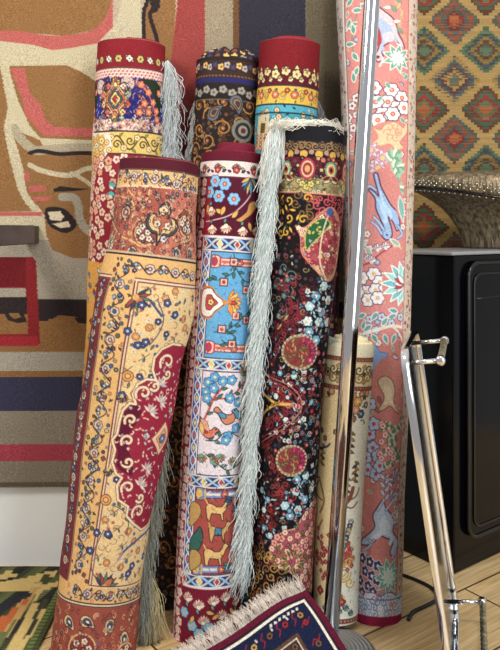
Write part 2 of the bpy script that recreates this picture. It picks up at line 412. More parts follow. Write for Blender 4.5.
# ---------------- flat rugs as woven sheets
def sheet(name, cv, Pfn, nrm, thick, mat, label, cat, group=None, loc=None):
    """a woven sheet with its own thickness; Pfn maps (u, v) to the place of the front face"""
    u = cv.u0+np.arange(cv.W)/cv.k; v = cv.v0+np.arange(cv.H)/cv.k
    A, B = np.meshgrid(u, v); P = Pfn(A.ravel(), B.ravel()); col = lin(cv.a.reshape(-1, 3))
    Wd, Hh = cv.W, cv.H; i = np.arange(Hh-1)[:, None]*Wd; j = np.arange(Wd-1)[None]
    Q = np.stack([i+j, i+Wd+j, i+Wd+j+1, i+j+1], -1).reshape(-1, 4)
    # back: rim copy joined to the front rim, and a coarse back face
    rim = np.concatenate([np.arange(Wd), np.arange(1, Hh)*Wd+Wd-1, (Hh-1)*Wd+np.arange(Wd-2, -1, -1), np.arange(Hh-2, 0, -1)*Wd])
    nn = nrm(P[rim]) if callable(nrm) else np.array(nrm)[None]
    bp = P[rim]-nn*thick; nb = len(P); m_ = len(rim); k = np.arange(m_)
    Q2 = np.stack([rim[k], rim[(k+1) % m_], nb+(k+1) % m_, nb+k], -1)
    st = max(1, Wd//24); sv = max(1, Hh//60)
    V2 = np.vstack([P, bp]); c2 = np.vstack([col, col[rim]*.8])
    gi = np.unique(np.append(np.arange(0, Hh, sv), Hh-1)); gj = np.unique(np.append(np.arange(0, Wd, st), Wd-1))
    idx = (gi[:, None]*Wd+gj[None]).ravel(); nf = nrm(P[idx]) if callable(nrm) else np.array(nrm)[None]
    b0 = len(V2); V2 = np.vstack([V2, P[idx]-nf*thick]); c2 = np.vstack([c2, col[idx]*.7])
    a = b0+np.arange(len(gi)-1)[:, None]*len(gj)+np.arange(len(gj)-1)[None]
    Q3 = np.stack([a, a+1, a+len(gj)+1, a+len(gj)], -1).reshape(-1, 4)
    root = empty(name, loc if loc is not None else tuple(P.mean(0))); tag(root, label, cat, group)
    link('rug_body', npmesh('rug_body', V2, np.vstack([Q, Q2, Q3]), c2), mat, root)
    return root

# --- the big wall rug (its drawing in units of pixels at the wall)
TAN, GREY, BEI, PNK, RED, DRK, NVY, OLV = (140, 100, 58), (158, 150, 134), (190, 178, 146), (180, 90, 84), (132, 32, 38), (50, 42, 44), (58, 58, 82), (112, 104, 88)
cv = Canvas(-60, 346, -60, 487, 1.5, BEI)
P_ = cv.poly; Lw = cv.line
def sp(pts, wd, col): Lw(spline(pts, 6), wd, col)
# lower stripes
cv.band(240, 487, GREY, -60, 345)
cv.band(262, 352, TAN, -60, 345); cv.band(240, 300, GREY, -60, 345)
P_([(-60, 297), (0, 297), (30, 298), (34, 300), (345, 302), (345, 318), (86, 318), (60, 315), (48, 321), (30, 322), (20, 318), (0, 314), (-60, 314)], DRK)
P_([(5, 314), (14, 313), (28, 321), (20, 324), (8, 322)], DRK); P_([(74, 318), (88, 317), (120, 322), (88, 324), (76, 322)], DRK)
cv.band(319, 352, TAN, -60, 345)
P_([(-60, 297), (0, 297), (34, 299), (345, 302), (345, 316), (88, 316), (62, 315), (50, 316), (48, 321), (38, 321), (30, 316), (24, 323), (8, 321), (4, 314), (-60, 312)], DRK)
P_([(74, 318), (84, 316), (120, 318), (88, 324), (78, 323)], DRK); P_([(6, 312), (16, 312), (22, 317), (14, 318), (6, 316)], TAN)
cv.band(352, 371, (160, 154, 140), -60, 345); cv.band(371, 377, TAN, -60, 345); cv.band(377, 411, NVY, -60, 345); cv.band(411, 444, (138, 128, 112), -60, 345)
cv.band(444, 461, (166, 62, 76), -60, 345); cv.band(461, 482, (134, 124, 108), -60, 345); cv.band(482, 487, (96, 88, 76), -60, 345)
# red frame on the left
P_([(-60, 257), (32, 257), (36, 261), (38, 300), (40, 344), (-60, 346)], RED)
cv.band(288, 297, GREY, -60, 26); cv.band(297, 314, DRK, -60, 27); cv.band(314, 334, TAN, -60, 28)
P_([(5, 314), (12, 311), (24, 313), (27, 322), (18, 323), (8, 320)], DRK); P_([(8, 313), (18, 313), (22, 317), (14, 319)], TAN)
cv.band(257, 287, (112, 28, 34), -60, 26); cv.band(336, 346, (154, 36, 46), -60, 38)
# upper figure
P_([(-60, -60), (90, -60), (125, -60), (118, 0), (106, 20), (94, 30), (66, 36), (40, 34), (0, 31), (-60, 31)], TAN)
P_(list(spline([(-60, 31), (0, 31), (20, 31), (44, 35), (68, 35), (94, 29), (108, 12), (112, -10), (112, -60)], 6))+[(122, -60), (120, -8), (118, 16), (112, 34), (98, 43), (70, 48), (52, 50), (34, 45), (0, 41), (-60, 41)], PNK)
# left brown field, its outline and the inner shape
P_([(-60, 62), (0, 66), (6, 96), (8, 108), (4, 128), (8, 150), (18, 190), (38, 211), (0, 212), (-60, 212)], TAN)
P_([(8, 66), (66, 65), (80, 71), (94, 80), (150, 96), (150, 140), (92, 140), (40, 138), (30, 126), (18, 100)], TAN)
P_([(10, 68), (24, 68), (28, 84), (30, 93), (40, 104), (46, 120), (54, 127), (150, 129), (150, 138), (44, 136), (26, 116), (22, 98)], PNK)
P_([(10, 128), (40, 140), (44, 148), (150, 152), (150, 262), (110, 259), (72, 258), (52, 250), (46, 235), (44, 215), (30, 198), (20, 178), (14, 150)], TAN)
sp([(14, 128), (22, 140), (34, 150), (45, 150), (70, 148), (150, 148)], 9, (164, 152, 126))
sp([(6, 66), (8, 90), (12, 104), (8, 128), (12, 142), (20, 170), (24, 194), (38, 212)], 7, BEI)
cv.band(212, 216, PNK, -60, 42)
sp([(30, 153), (40, 151), (60, 154), (84, 153), (150, 155)], 4, DRK)
sp([(30, 165), (40, 170), (56, 174), (72, 175), (90, 168), (150, 160)], 5, BEI); sp([(72, 173), (84, 180), (95, 188)], 4, BEI)
P_([(25, 171), (29, 172), (30, 182), (24, 180)], PNK); P_([(28, 186), (44, 185), (46, 191), (30, 192)], PNK); P_([(32, 197), (52, 196), (48, 201), (34, 201)], PNK)
P_([(53, 189), (60, 186), (74, 188), (90, 189), (74, 191), (54, 192)], DRK)
sp([(62, 197), (74, 198), (78, 206), (80, 220), (90, 232), (120, 240)], 8, GREY)
P_(spline([(46, 208), (62, 208), (72, 216), (76, 226), (66, 233), (52, 228), (46, 220)], 6, True), DRK); P_([(48, 212), (60, 211), (64, 217), (60, 221), (50, 220)], (206, 192, 160)); P_([(52, 224), (68, 221), (70, 227), (60, 228)], (206, 192, 160))
# right part: tall stripes
cv.band(-60, 44, (176, 160, 136), 113, 146)
P_([(118, -60), (142, -60), (140, 0), (142, 20), (146, 44), (150, 60), (92, 60), (100, 40), (116, 24), (122, 0)], BEI)
P_([(146, -60), (176, -60), (176, 10), (172, 60), (168, 120), (166, 262), (100, 262), (100, 110), (140, 60), (144, 30), (147, 0)], TAN)
sp([(150, -60), (148, -4), (144, 12), (144, 40), (146, 60)], 4, DRK); sp([(160, -60), (158, 4), (150, 14), (157, 40), (158, 60)], 4, DRK); P_([(148, -10), (160, -10), (160, 8), (152, 14)], DRK)
P_([(178, -60), (206, -60), (205, 60), (203, 170), (202, 300), (166, 300), (168, 120), (171, 60), (177, 8)], (150, 62, 58))
cv.band(-60, 300, (150, 134, 110), 205, 235); cv.band(-60, 300, (108, 74, 46), 233, 239); cv.band(-60, 300, (52, 50, 62), 239, 306); cv.band(-60, 300, (100, 90, 72), 306, 345)
cv.band(-60, 487, (70, 60, 52), 345, 372)
R = random.Random(3)
jj = np.cumsum(nr.normal(size=cv.H)); ys = np.arange(cv.H)
for y in range(cv.H):                                   # hand-tufted edges are a little ragged
    cv.a[y] = np.roll(cv.a[y], int(round(1.1*math.sin(y*.9)*R.random())), axis=0)
def wallP(Y, y0=0):
    def f(u, v):
        X = (u-250)*Y/F; Z = H0-(v-HOR)*Y/F
        return np.stack([X, Y+.002*np.sin(X*9)+.0015*np.sin(Z*13), Z], 1)
    return f
sheet('wall_rug', cv, wallP(YW-.022), (0, -1, 0), .017, M_wool, 'large tan, pink and navy modern rug hung flat on the wall behind the rolled rugs', 'wall rug')

# --- kilim with stepped diamonds on the recessed wall
cv = Canvas(330, 560, -50, 300, 1.6, (150, 116, 62))
pals = [[(120, 52, 40), (74, 84, 74), (128, 70, 48), (74, 84, 74), (110, 50, 44), (150, 84, 50)],
        [(66, 62, 66), (92, 60, 40), (66, 84, 66), (124, 48, 40), (90, 96, 66), (150, 84, 46)],
        [(64, 60, 70), (140, 108, 58), (70, 82, 80), (84, 60, 56), (150, 116, 62), (92, 90, 74)],
        [(96, 50, 46), (78, 96, 70), (64, 68, 70), (118, 96, 50), (84, 60, 50), (80, 96, 72)]]
yy, xx = np.mgrid[0:cv.H, 0:cv.W]; u = cv.u0+xx/cv.k; v = cv.v0+yy/cv.k
qv = np.floor(v/2.6)*2.6+1.3; uu = np.floor((u+(np.floor(v/2.6) % 2)*0)/3.0)*3.0+1.5
a_ = (uu-455)/62.; b_ = (qv-21)/59.
p1 = a_+b_; p2 = a_-b_
i1 = np.floor(p1+.5); i2 = np.floor(p2+.5); d1 = np.abs(p1-i1); d2 = np.abs(p2-i2); dd = np.maximum(d1, d2)*2   # 0 centre .. 1 edge
which = ((i1*3+i2*5) % 4).astype(int); row = np.floor(v/1.3).astype(int)
rn = np.random.RandomState(4); rowj = rn.rand(2000)[row % 2000+0]; ringi = np.clip(np.floor((1-dd)*6.5+(rowj-.5)*.7), 0, 5).astype(int)
PA = np.array(pals, float); colr = PA[which, ringi]
colr = colr*(1+(rn.rand(2000)[row % 2000]-.5)[..., None]*.22)
line = dd > .84
colr = np.clip(colr*1.22, 0, 235)
cv.a[:] = np.where(line[..., None], np.array((186, 150, 88.))[None, None]*(1+(rowj-.5)[..., None]*.12), colr)
sheet('kilim_hanging', cv, wallP(YR-.012), (0, -1, 0), .006, M_flat, 'flat-woven kilim with stepped tan diamonds hung on the wall above the black cabinet', 'wall rug')

# --- kilim lying on the floor by the left wall. u = across, v = away from the wall, in drawing units of 1/300 m
U = 300.
def fl(x, y): Yd = F*H0/(y-HOR); return ((x-250)*Yd/F*U, (YW-.02-Yd)*U)
cv = Canvas(-1.25*U, -.545*U, 0, 1.05*U, 1.0, (70, 70, 48))
yy, xx = np.mgrid[0:cv.H, 0:cv.W]; u = cv.u0+xx; v = cv.v0+yy
sl = u+v*.35; st = np.floor(sl/6.); pal = np.array([(64, 66, 46), (48, 52, 44), (86, 90, 56), (44, 44, 46), (98, 102, 64)], float)
k = (st*7 % 5).astype(int); cv.a[:] = pal[k]*(1+.15*np.sin(v*1.9)[..., None])
YEL = (206, 176, 104)
def st_poly(pts, col, step=5.):
    P = np.array([fl(*p) for p in pts]); o = []
    for (ax, ay), (bx, by) in zip(P, np.roll(P, -1, 0)):
        n = max(1, int(abs(bx-ax)/step)); 
        for q in range(n):
            o.append((ax+(bx-ax)*q/n, ay+(by-ay)*q/n)); o.append((ax+(bx-ax)*(q+1)/n, ay+(by-ay)*q/n))
    cv.poly(o, col)
st_poly([(-40, 592), (0, 584), (20, 581), (45, 574), (55, 573), (54, 580), (46, 584), (40, 590), (30, 594), (0, 594), (-40, 604)], YEL)
st_poly([(0, 577), (6, 573), (16, 580), (-2, 584)], YEL)
st_poly([(33, 589), (56, 584), (57, 590), (42, 596), (36, 604), (24, 620), (16, 636), (6, 652), (-10, 680), (10, 680), (24, 655), (30, 640), (40, 624), (48, 612), (40, 606)], YEL)
st_poly([(20, 602), (34, 590), (40, 592), (30, 606), (20, 622), (8, 640), (-8, 660), (-8, 640), (6, 622)], (190, 150, 84))
st_poly([(44, 577), (50, 577), (46, 585), (34, 586)], (70, 72, 46)); st_poly([(26, 636), (34, 622), (30, 638), (24, 642)], (60, 62, 50)); st_poly([(36, 614), (44, 602), (44, 612), (36, 622)], (66, 70, 50))
st_poly([(-30, 640), (0, 618), (24, 602), (26, 608), (10, 626), (-6, 650), (-30, 668)], (186, 96, 44))
st_poly([(-30, 624), (0, 606), (24, 596), (30, 600), (10, 611), (0, 620), (-30, 640)], (48, 48, 56))
st_poly([(-30, 660), (0, 634), (14, 622), (10, 634), (0, 650), (-10, 665)], (104, 112, 66))
cv.band(-10, 400, (104, 122, 62), -.575*U, -.558*U); cv.band(-10, 400, (74, 80, 50), -.558*U, -.54*U)
for t in range(0, 330, 5): cv.band(t, t+1.6, (60, 66, 44), -.573*U, -.54*U)
for (a, b_) in ((-330, 60), (-330, 200), (-250, 130), (-210, 230), (-290, 280)):
    o = []
    for q in range(9): o += [(a-36+q*4, b_-q*6), (a-32+q*4, b_-q*6)]
    for q in range(9): o += [(a+q*4, b_-54+q*6), (a+q*4, b_-48+q*6)]
    for q in range(9): o += [(a+36-q*4, b_+q*6), (a+32-q*4, b_+q*6)]
    for q in range(9): o += [(a-q*4, b_+54-q*6), (a-q*4, b_+48-q*6)]
    cv.poly(o, YEL)
def fP(u, v):
    X = u/U; Y = YW-.02-v/U
    return np.stack([X, Y, .007+.002*np.sin(X*11+Y*7)], 1)
sheet('floor_kilim', cv, fP, (0, 0, 1), .0045, M_flat, 'yellow and dark green kilim lying flat on the floor below the white wall', 'rug')
# test rolls
# ================= the rolled rugs. Each drawing is woven flat and wraps its whole roll.
def rp(r, pts): return r.m(pts)
def bandy(r, y0, y1, col): r.cv.band(r.vy(y0), r.vy(y1), col)
def ringrow(r, y, step, fn, ph=0):
    v = r.vy(y); u = -r.um+ph
    i = 0
    while u < r.um+step: fn(u, v, i); u += step; i += 1

# ---- 1 back left: red rim, blue medallion, yellow scroll band, red flowers on white
r = Roll([(46, 97, 165), (150, 93, 163), (330, 86, 158), (480, 76, 148), (622, 68, 138)], 2.07, 2.15, df=.72, seed=1, base=(214, 208, 190))
c = r.cv; K = (40, 28, 34)
c.band(r.y0, r.vy(67), (132, 18, 32))
ringrow(r, 58.5, 11, lambda u, v, i: (c.disc(u, v, 4.6, (58, 52, 34), 3.9), c.flower(u, v, 3.6, (196, 176, 96), (120, 40, 40), None, 6)) if i % 2 else (c.leaf(u, v, 5, 3, .6, (190, 220, 200), K), c.leaf(u, v, 5, 3, 3.8, (214, 200, 170), K), c.flower(u, v, 3, (226, 214, 190), (60, 110, 120), K, 4)), 3)
bandy(r, 67, 68.2, K)
bandy(r, 68.2, 77.5, (206, 150, 140))
for row in range(3): ringrow(r, 70.5+3*row, 4.2, lambda u, v, i: (c.scroll(u, v, 1.9, 3.1, 1, (240, 222, 206), .9, .5), c.disc(u, v+.4, .7, (130, 40, 60))), (row % 2)*2.1)
bandy(r, 77.5, 119, (36, 38, 120)); bandy(r, 119, 130.5, (204, 158, 146)); 
pal = [(214, 130, 80), (226, 190, 120), (190, 80, 60), (140, 170, 150), (224, 212, 190), (120, 130, 60), (210, 100, 90)]
v0, v1 = r.vy(77.5), r.vy(119)
c.scatter((-r.um, r.um, r.vy(79), r.vy(118)), 260, 3.8, tangle(c, pal+[(36,38,120)], K, 2.4), seed=2)
c.scatter((-r.um, r.um, r.vy(120), r.vy(130)), 90, 4.2, tangle(c, [(120, 40, 60), (90, 100, 60), (240, 226, 200), (60, 60, 90)], None, 2.2), seed=3)
for mu in (-10, 68, -88):
    bx = mu; by = r.vy(99)
    for (x, y, rr_, cl) in ((-20, -13, 7, (210, 180, 176)), (12, -15, 7, (200, 170, 160)), (-24, 0, 6, (36, 40, 140)), (-22, 11, 7, (30, 36, 136)), (17, 2, 8, (28, 30, 110)), (14, 13, 6, (28, 30, 110))): c.disc(bx+x, by+y, rr_, cl)
    for x, s_ in ((-11, 1), (9, -1)): c.disc(bx+x, by-11, 5.4, K); c.scroll(bx+x, by-11, 4.6, 0, s_, (120, 120, 130), 1.1, 1.3)
    for rr_, cl in ((13, (190, 90, 60)), (11.5, (224, 196, 150)), (9.6, (196, 106, 60)), (7.2, (58, 90, 110)), (5, (226, 190, 90)), (2.6, (170, 40, 50))):
        c.poly([(bx+rr_*.95*math.sin(t)*(1+.14*math.cos(4*t)), by+rr_*1.25*math.cos(t)*(1+.14*math.cos(4*t))) for t in np.linspace(0, 6.283, 25)[:-1]], cl, K, .6)
    for a in range(10): c.flower(bx+13.5*math.sin(a*.628), by+15.5*math.cos(a*.628), 3, pal[a % 7], (170, 40, 40), K, 4)
    c.palmette(bx, by+17, 6, 1.57, [(190, 180, 80), (120, 120, 50), (214, 190, 120)], K); c.palmette(bx, by-14, 8, -1.57, [(214, 140, 70), (190, 80, 50), (230, 200, 120)], K)
c.scatter((-r.um, r.um, r.vy(78), r.vy(130)), 420, 2.8, lambda x, y, R: (c.line([(x, y), (x+R.uniform(-2.6, 2.6), y+R.uniform(-2.6, 2.6))], .8, R.choice([K, (226, 206, 180), (190, 150, 120), (60, 50, 80), (120, 70, 60)]))), seed=71)
for mu in (28, -50):
    c.poly(spline([(mu-14, v0+2), (mu, v0), (mu+12, v0+6), (mu+16, v0+22), (mu+10, v0+36), (mu+5, v0+20), (mu-4, v0+8)], 4, True), (34, 50, 36))
    for (x, y) in ((-12, 6), (-4, 13), (2, 22), (-8, 24), (-3, 32), (7, 30), (10, 12), (8, 38), (-13, 33)): c.flower(mu+x, v0+y, 3.6, (216, 118, 84), (240, 190, 130), (60, 20, 30), 5)
    Lp = spline([(mu-14, v0+4), (mu-2, v0+18), (mu+8, v0+38)], 6); c.line(Lp, .9, (216, 120, 90))
bandy(r, 130.3, 132, K); bandy(r, 132, 153, (226, 190, 96)); bandy(r, 153, 154.4, K)
vm = r.vy(142.5)
for i in range(11):
    u = -r.um+i*13; s_ = 1 if i % 2 else -1
    c.line([(u+13*t, vm+s_*6.5*math.sin(3.14*t)) for t in np.linspace(0, 1, 9)], 1.5, (70, 60, 50)); c.scroll(u+7, vm-s_*2, 4.6, 0, s_, (70, 60, 46), 1.3, 1.2)
    c.flower(u+1, vm+s_*5, 2.8, (236, 216, 160), (190, 90, 50), (80, 60, 40)); c.leaf(u+9, vm+s_*6, 5, 2.4, s_*.7, (150, 150, 80), (70, 60, 40))
# lower field: warm yellow left, white strip, red flower drift, gold below
v2 = r.vy(154.4); lo = [(-r.um, v2), (r.um, v2), (r.um, r.vy(272)), (-r.um, r.vy(262))]
c.poly(lo, (150, 24, 44))
c.poly(rp(r, [(80, 133), (96, 133), (110, 133), (112, 146), (104, 160), (97, 168), (94, 190), (90, 215), (88, 262), (80, 262)]), (224, 214, 196))
c.poly(rp(r, [(86, 140), (104, 134), (107, 146), (99, 160), (93, 168), (88, 165)]), (222, 168, 70))
c.scatter((-r.um, r.m(110, 150)[0], r.vy(134), r.vy(172)), 34, 5, lambda x, y, R: c.flower(x, y, R.uniform(2.4, 3.6), R.choice([(236, 214, 140), (224, 220, 210), (236, 190, 90)]), R.choice([(190, 80, 40), (90, 100, 60)]), (110, 80, 60), 5), seed=4)
c.scatter((r.m(91, 200)[0], r.um, v2+3, r.vy(268)), 160, 6.4, lambda x, y, R: (c.flower(x, y, R.uniform(3.4, 4.5), R.choice([(232, 208, 190), (226, 190, 160), (220, 160, 130)]) , R.choice([(190, 60, 60), (220, 150, 60)]), (90, 16, 34), 5, R.uniform(0, 3))), seed=6)
c.scatter((-r.um, r.m(92, 200)[0], r.vy(170), r.vy(262)), 60, 5, lambda x, y, R: c.leaf(x, y, 4.5, 2.6, R.uniform(0, 6), R.choice([(150, 170, 120), (190, 160, 110), (236, 230, 214)]), (150, 140, 120)), seed=8)
for (x, y) in ((112, 184), (111, 193)): a = r.m(x, y); c.leaf(a[0]-4, a[1], 9, 6, .2, (90, 170, 170), (30, 60, 70)); c.leaf(a[0]-3, a[1]+2, 6, 3, .5, (210, 220, 200))
c.poly([(-r.um, r.vy(258)), (-r.Rm*.5, r.vy(264)), (0, r.vy(280)), (r.um, r.vy(272)), (r.um, r.vy(622)), (-r.um, r.vy(622))], (220, 158, 62))
c.scatter((-r.um, r.um, r.vy(268), r.vy(610)), 190, 10, lambda x, y, R: [c.leaf(x, y, 6, 3, R.uniform(0, 6), R.choice([(90, 150, 190), (200, 225, 230), (150, 40, 50)]), (60, 60, 70)) for _ in range(3)], seed=9)
r.build('tall rolled rug with red rim, blue medallion and gold scroll band, leftmost in back row', (140, 20, 36), group='rolled silk rugs', turns=3, tele=.003)
ROLL1 = r

# ---- 2 back: dark rug with scalloped flower top and navy line
r = Roll([(64, 197, 263), (165, 191, 256), (300, 172, 234), (450, 159, 216), (624, 143, 199)], 2.045, 2.148, df=.74, seed=2, base=(44, 32, 30))
c = r.cv; K = (24, 18, 20)
pal = [(170, 120, 56), (120, 84, 50), (96, 62, 44), (150, 110, 70), (70, 70, 80)]
c.scatter((-r.um, r.um, r.vy(86), r.vy(612)), 1500, 4.4, tangle(c, pal, K, 2.1), seed=11)
c.scatter((-r.um, r.um, r.vy(100), r.vy(600)), 150, 15, lambda x, y, R: (c.scroll(x, y, 8, R.uniform(0, 6), R.choice((-1, 1)), (176, 120, 50), 1.3, 1.3), c.flower(x, y, 2.4, (150, 90, 60), (200, 170, 90), K)), seed=12)
bandy(r, 60, 78, (58, 40, 36)); ringrow(r, 67, 5.5, lambda u, v, i: c.flower(u, v+(i % 2)*2-2, 3.4, [(212, 172, 96), (170, 160, 150), (60, 56, 90)][i % 3], (120, 60, 40), K, 5), 0)
ringrow(r, 75, 3.4, lambda u, v, i: c.leaf(u, v, 3, 1.6, .5, (134, 88, 60)))
bandy(r, 77.5, 82.5, (36, 36, 92)); bandy(r, 84, 99, (36, 30, 32))
ringrow(r, 91, 8.4, lambda u, v, i: (c.flower(u, v+(i % 2)*3-1.5, 3.9, (150, 142, 132), (90, 90, 80), K, 5), c.line([(u+2, v), (u+7, v+2)], .8, (140, 130, 110))), 2)
bandy(r, 99, 100, (110, 90, 60))
for (x, y, a) in ((238, 104, .9), (214, 112, -1.2)):
    q = r.m(x, y); c.boteh(q[0], q[1], 9, a, [(96, 100, 110), (150, 110, 70), (60, 60, 80)], K)
q = r.m(243, 131)
for rr_, cl in ((11, (120, 124, 110)), (8, (50, 44, 50)), (5, (150, 140, 130)), (2.5, (90, 50, 40))): c.disc(q[0], q[1], rr_, cl)
b2 = r
c.band(r.vy(590), r.vy(600), (30, 26, 30)); ringrow(r, 594, 8, lambda u, v, i: c.flower(u, v, 3.4, (96, 84, 76), (60, 50, 50), K, 5))
c.band(r.vy(603), r.vy(604.5), (36, 36, 60)); ringrow(r, 611, 6, lambda u, v, i: c.scroll(u, v, 3, i, 1, (110, 80, 56), 1))
root2 = r.build('dark brown and gold rolled rug with navy line, its top scalloped with flowers', (60, 44, 40), group='rolled silk rugs', turns=2, tele=.002, tele2=.010)
# the scalloped flower edge standing up above the rim
bm = bmesh.new(); R0 = r.R[0]*r.Y[0]/F*.95; c0 = np.array([r.Cx[0], r.Y[0], r.Cz[0]]); V = []; cols = []; nn_ = 240; nv = 12; PALT = [(214, 176, 96), (150, 140, 132), (70, 60, 90), (120, 70, 50)]
for j in range(nv):
    for i in range(nn_):
        a = 2*math.pi*i/nn_; f = j/(nv-1); hgt = .014+.012*abs(math.cos(a))**.7*(.85+.15*abs(math.sin(a*6.5)))+.007*abs(math.sin(a*6.5)); rr_ = R0*(1-.26*f**1.7)
        V.append(c0+r.e1[0]*rr_*math.sin(a)-r.e2[0]*rr_*r.df*math.cos(a)+r.T[0]*(hgt*math.sin(f*1.5)*1.25-.004))
        cell = (int(a*13/2/math.pi*1.6), int(f*3)); d_ = math.hypot((a*13/2/math.pi*1.6) % 1-.5, (f*3) % 1-.5)
        cols.append(PALT[(cell[0]*5+cell[1]*3) % 4] if d_ < .34 else ((190, 160, 100) if d_ < .10 else (46, 34, 40)))
V = np.array(V); j = np.arange(nv-1)[:, None]*nn_; i = np.arange(nn_)[None]; i2 = (i+1) % nn_
link('scalloped_edge', npmesh('scalloped_edge', V, np.stack([j+i, j+i2, j+nn_+i2, j+nn_+i], -1).reshape(-1, 4), lin(np.array(cols))), M_silk, root2)

# ---- 3 back: bright red top, gold band, turquoise field
r = Roll([(45, 260, 321), (150, 254, 315), (300, 243, 304), (450, 232, 293), (612, 222, 283)], 2.07, 2.075, seed=3, base=(60, 150, 168))
c = r.cv; K = (40, 30, 36)
bandy(r, 38, 84, (120, 15, 26)); bandy(r, 70, 84.5, (96, 16, 32))
ringrow(r, 74, 10.5, lambda u, v, i: (c.flower(u, v-(i % 2)*3, 4.4, (222, 200, 140), (150, 110, 50), K, 5), c.leaf(u+4, v+2, 5, 2.4, .5, (196, 160, 90), K), c.leaf(u-4, v+2, 5, 2.4, 2.6, (196, 160, 90), K), c.flower(u+5, v+5, 2.4, (226, 210, 170), (190, 120, 60), K)))
ringrow(r, 69, 10.5, lambda u, v, i: c.poly([(u-3, v), (u, v-5+(i % 2)*2), (u+3, v)], (226, 200, 130), K))
bandy(r, 84.5, 86, K); bandy(r, 86, 103.5, (226, 180, 60)); bandy(r, 103.5, 105, K)
def f3(u, v, i):
    c.boteh(u+8, v, 5, 1.2 if i % 2 else -1.2, [(236, 210, 120), (214, 160, 60)], (110, 80, 40)); c.flower(u, v, 3.6, (214, 110, 80), (240, 220, 160), (70, 50, 40), 6)
    c.leaf(u-1, v-5, 4, 2.4, 0, (50, 80, 110)); c.leaf(u+2, v+5, 4, 2, 2, (60, 110, 70)); c.flower(u-7, v-4, 2.2, (190, 60, 50), (240, 200, 120), (70, 50, 40)); c.leaf(u+12, v-5, 4, 2, .4, (70, 80, 60))
ringrow(r, 94.5, 19, f3, 5)
bandy(r, 105, 113, (70, 168, 190)); 
c.scatter((-r.um, r.um, r.vy(107), r.vy(606)), 900, 5.6, lambda x, y, R: R.choice([lambda: c.flower(x, y, 2.9, (226, 150, 90), (190, 70, 50), (50, 60, 60)), lambda: c.flower(x, y, 2.7, (232, 200, 140), (200, 110, 60), (50, 60, 60), 6), lambda: c.leaf(x, y, 4.5, 2, R.uniform(0, 6), (30, 50, 70)), lambda: c.leaf(x, y, 4, 2, R.uniform(0, 6), (214, 180, 130))])(), seed=15)
bandy(r, 112, 113.5, (30, 50, 60))
q = r.m(264, 128)
c.poly([(q[0]-12, q[1]-12), (q[0]+6, q[1]-14), (q[0]+6, q[1]+22), (q[0]-12, q[1]+20)], (206, 190, 150)); c.poly([(q[0]-6, q[1]-5), (q[0]+1, q[1]-5), (q[0]+1, q[1]+5), (q[0]-6, q[1]+5)], (110, 90, 40))
for t in range(4): c.line([(q[0]-5, q[1]-4+t*2.4), (q[0], q[1]-3+t*2.4)], .9, (60, 50, 30))
for t in range(12): c.flower(q[0]-11+(t % 3)*7, q[1]+8+(t//3)*4, 1.9, (214, 120, 90), (240, 220, 160), (110, 90, 60))
c.scatter((-r.um, r.um, r.vy(114), r.vy(606)), 900, 4, lambda x, y, R: c.line([(x, y), (x+R.uniform(-3, 3), y+R.uniform(-3, 3))], .8, R.choice([(30, 60, 80), (214, 200, 170), (20, 50, 60), (190, 120, 80)])), seed=72)
root3 = r.build('rolled rug with plain bright red top above a gold band and turquoise field', (150, 20, 34), group='rolled silk rugs', turns=3, tele=.0035, tele2=.006)

# ---- hidden neighbour: dark red rug standing between the black rug and the pink runner
r = Roll([(165, 314, 344), (330, 307, 338), (480, 299, 333), (606, 293, 328)], 2.06, 2.15, df=.75, seed=4, base=(52, 22, 28), k=1.3)
c = r.cv; c.scatter((-r.um, r.um, r.y0, r.y1), 500, 5, tangle(c, [(150, 50, 50), (60, 60, 90), (150, 110, 80), (96, 30, 40)], (24, 14, 18), 2.6), seed=17)
r.build('narrow dark red rolled rug squeezed between the black rolled rug and the pink runner', (70, 26, 34), group='rolled silk rugs', turns=2)
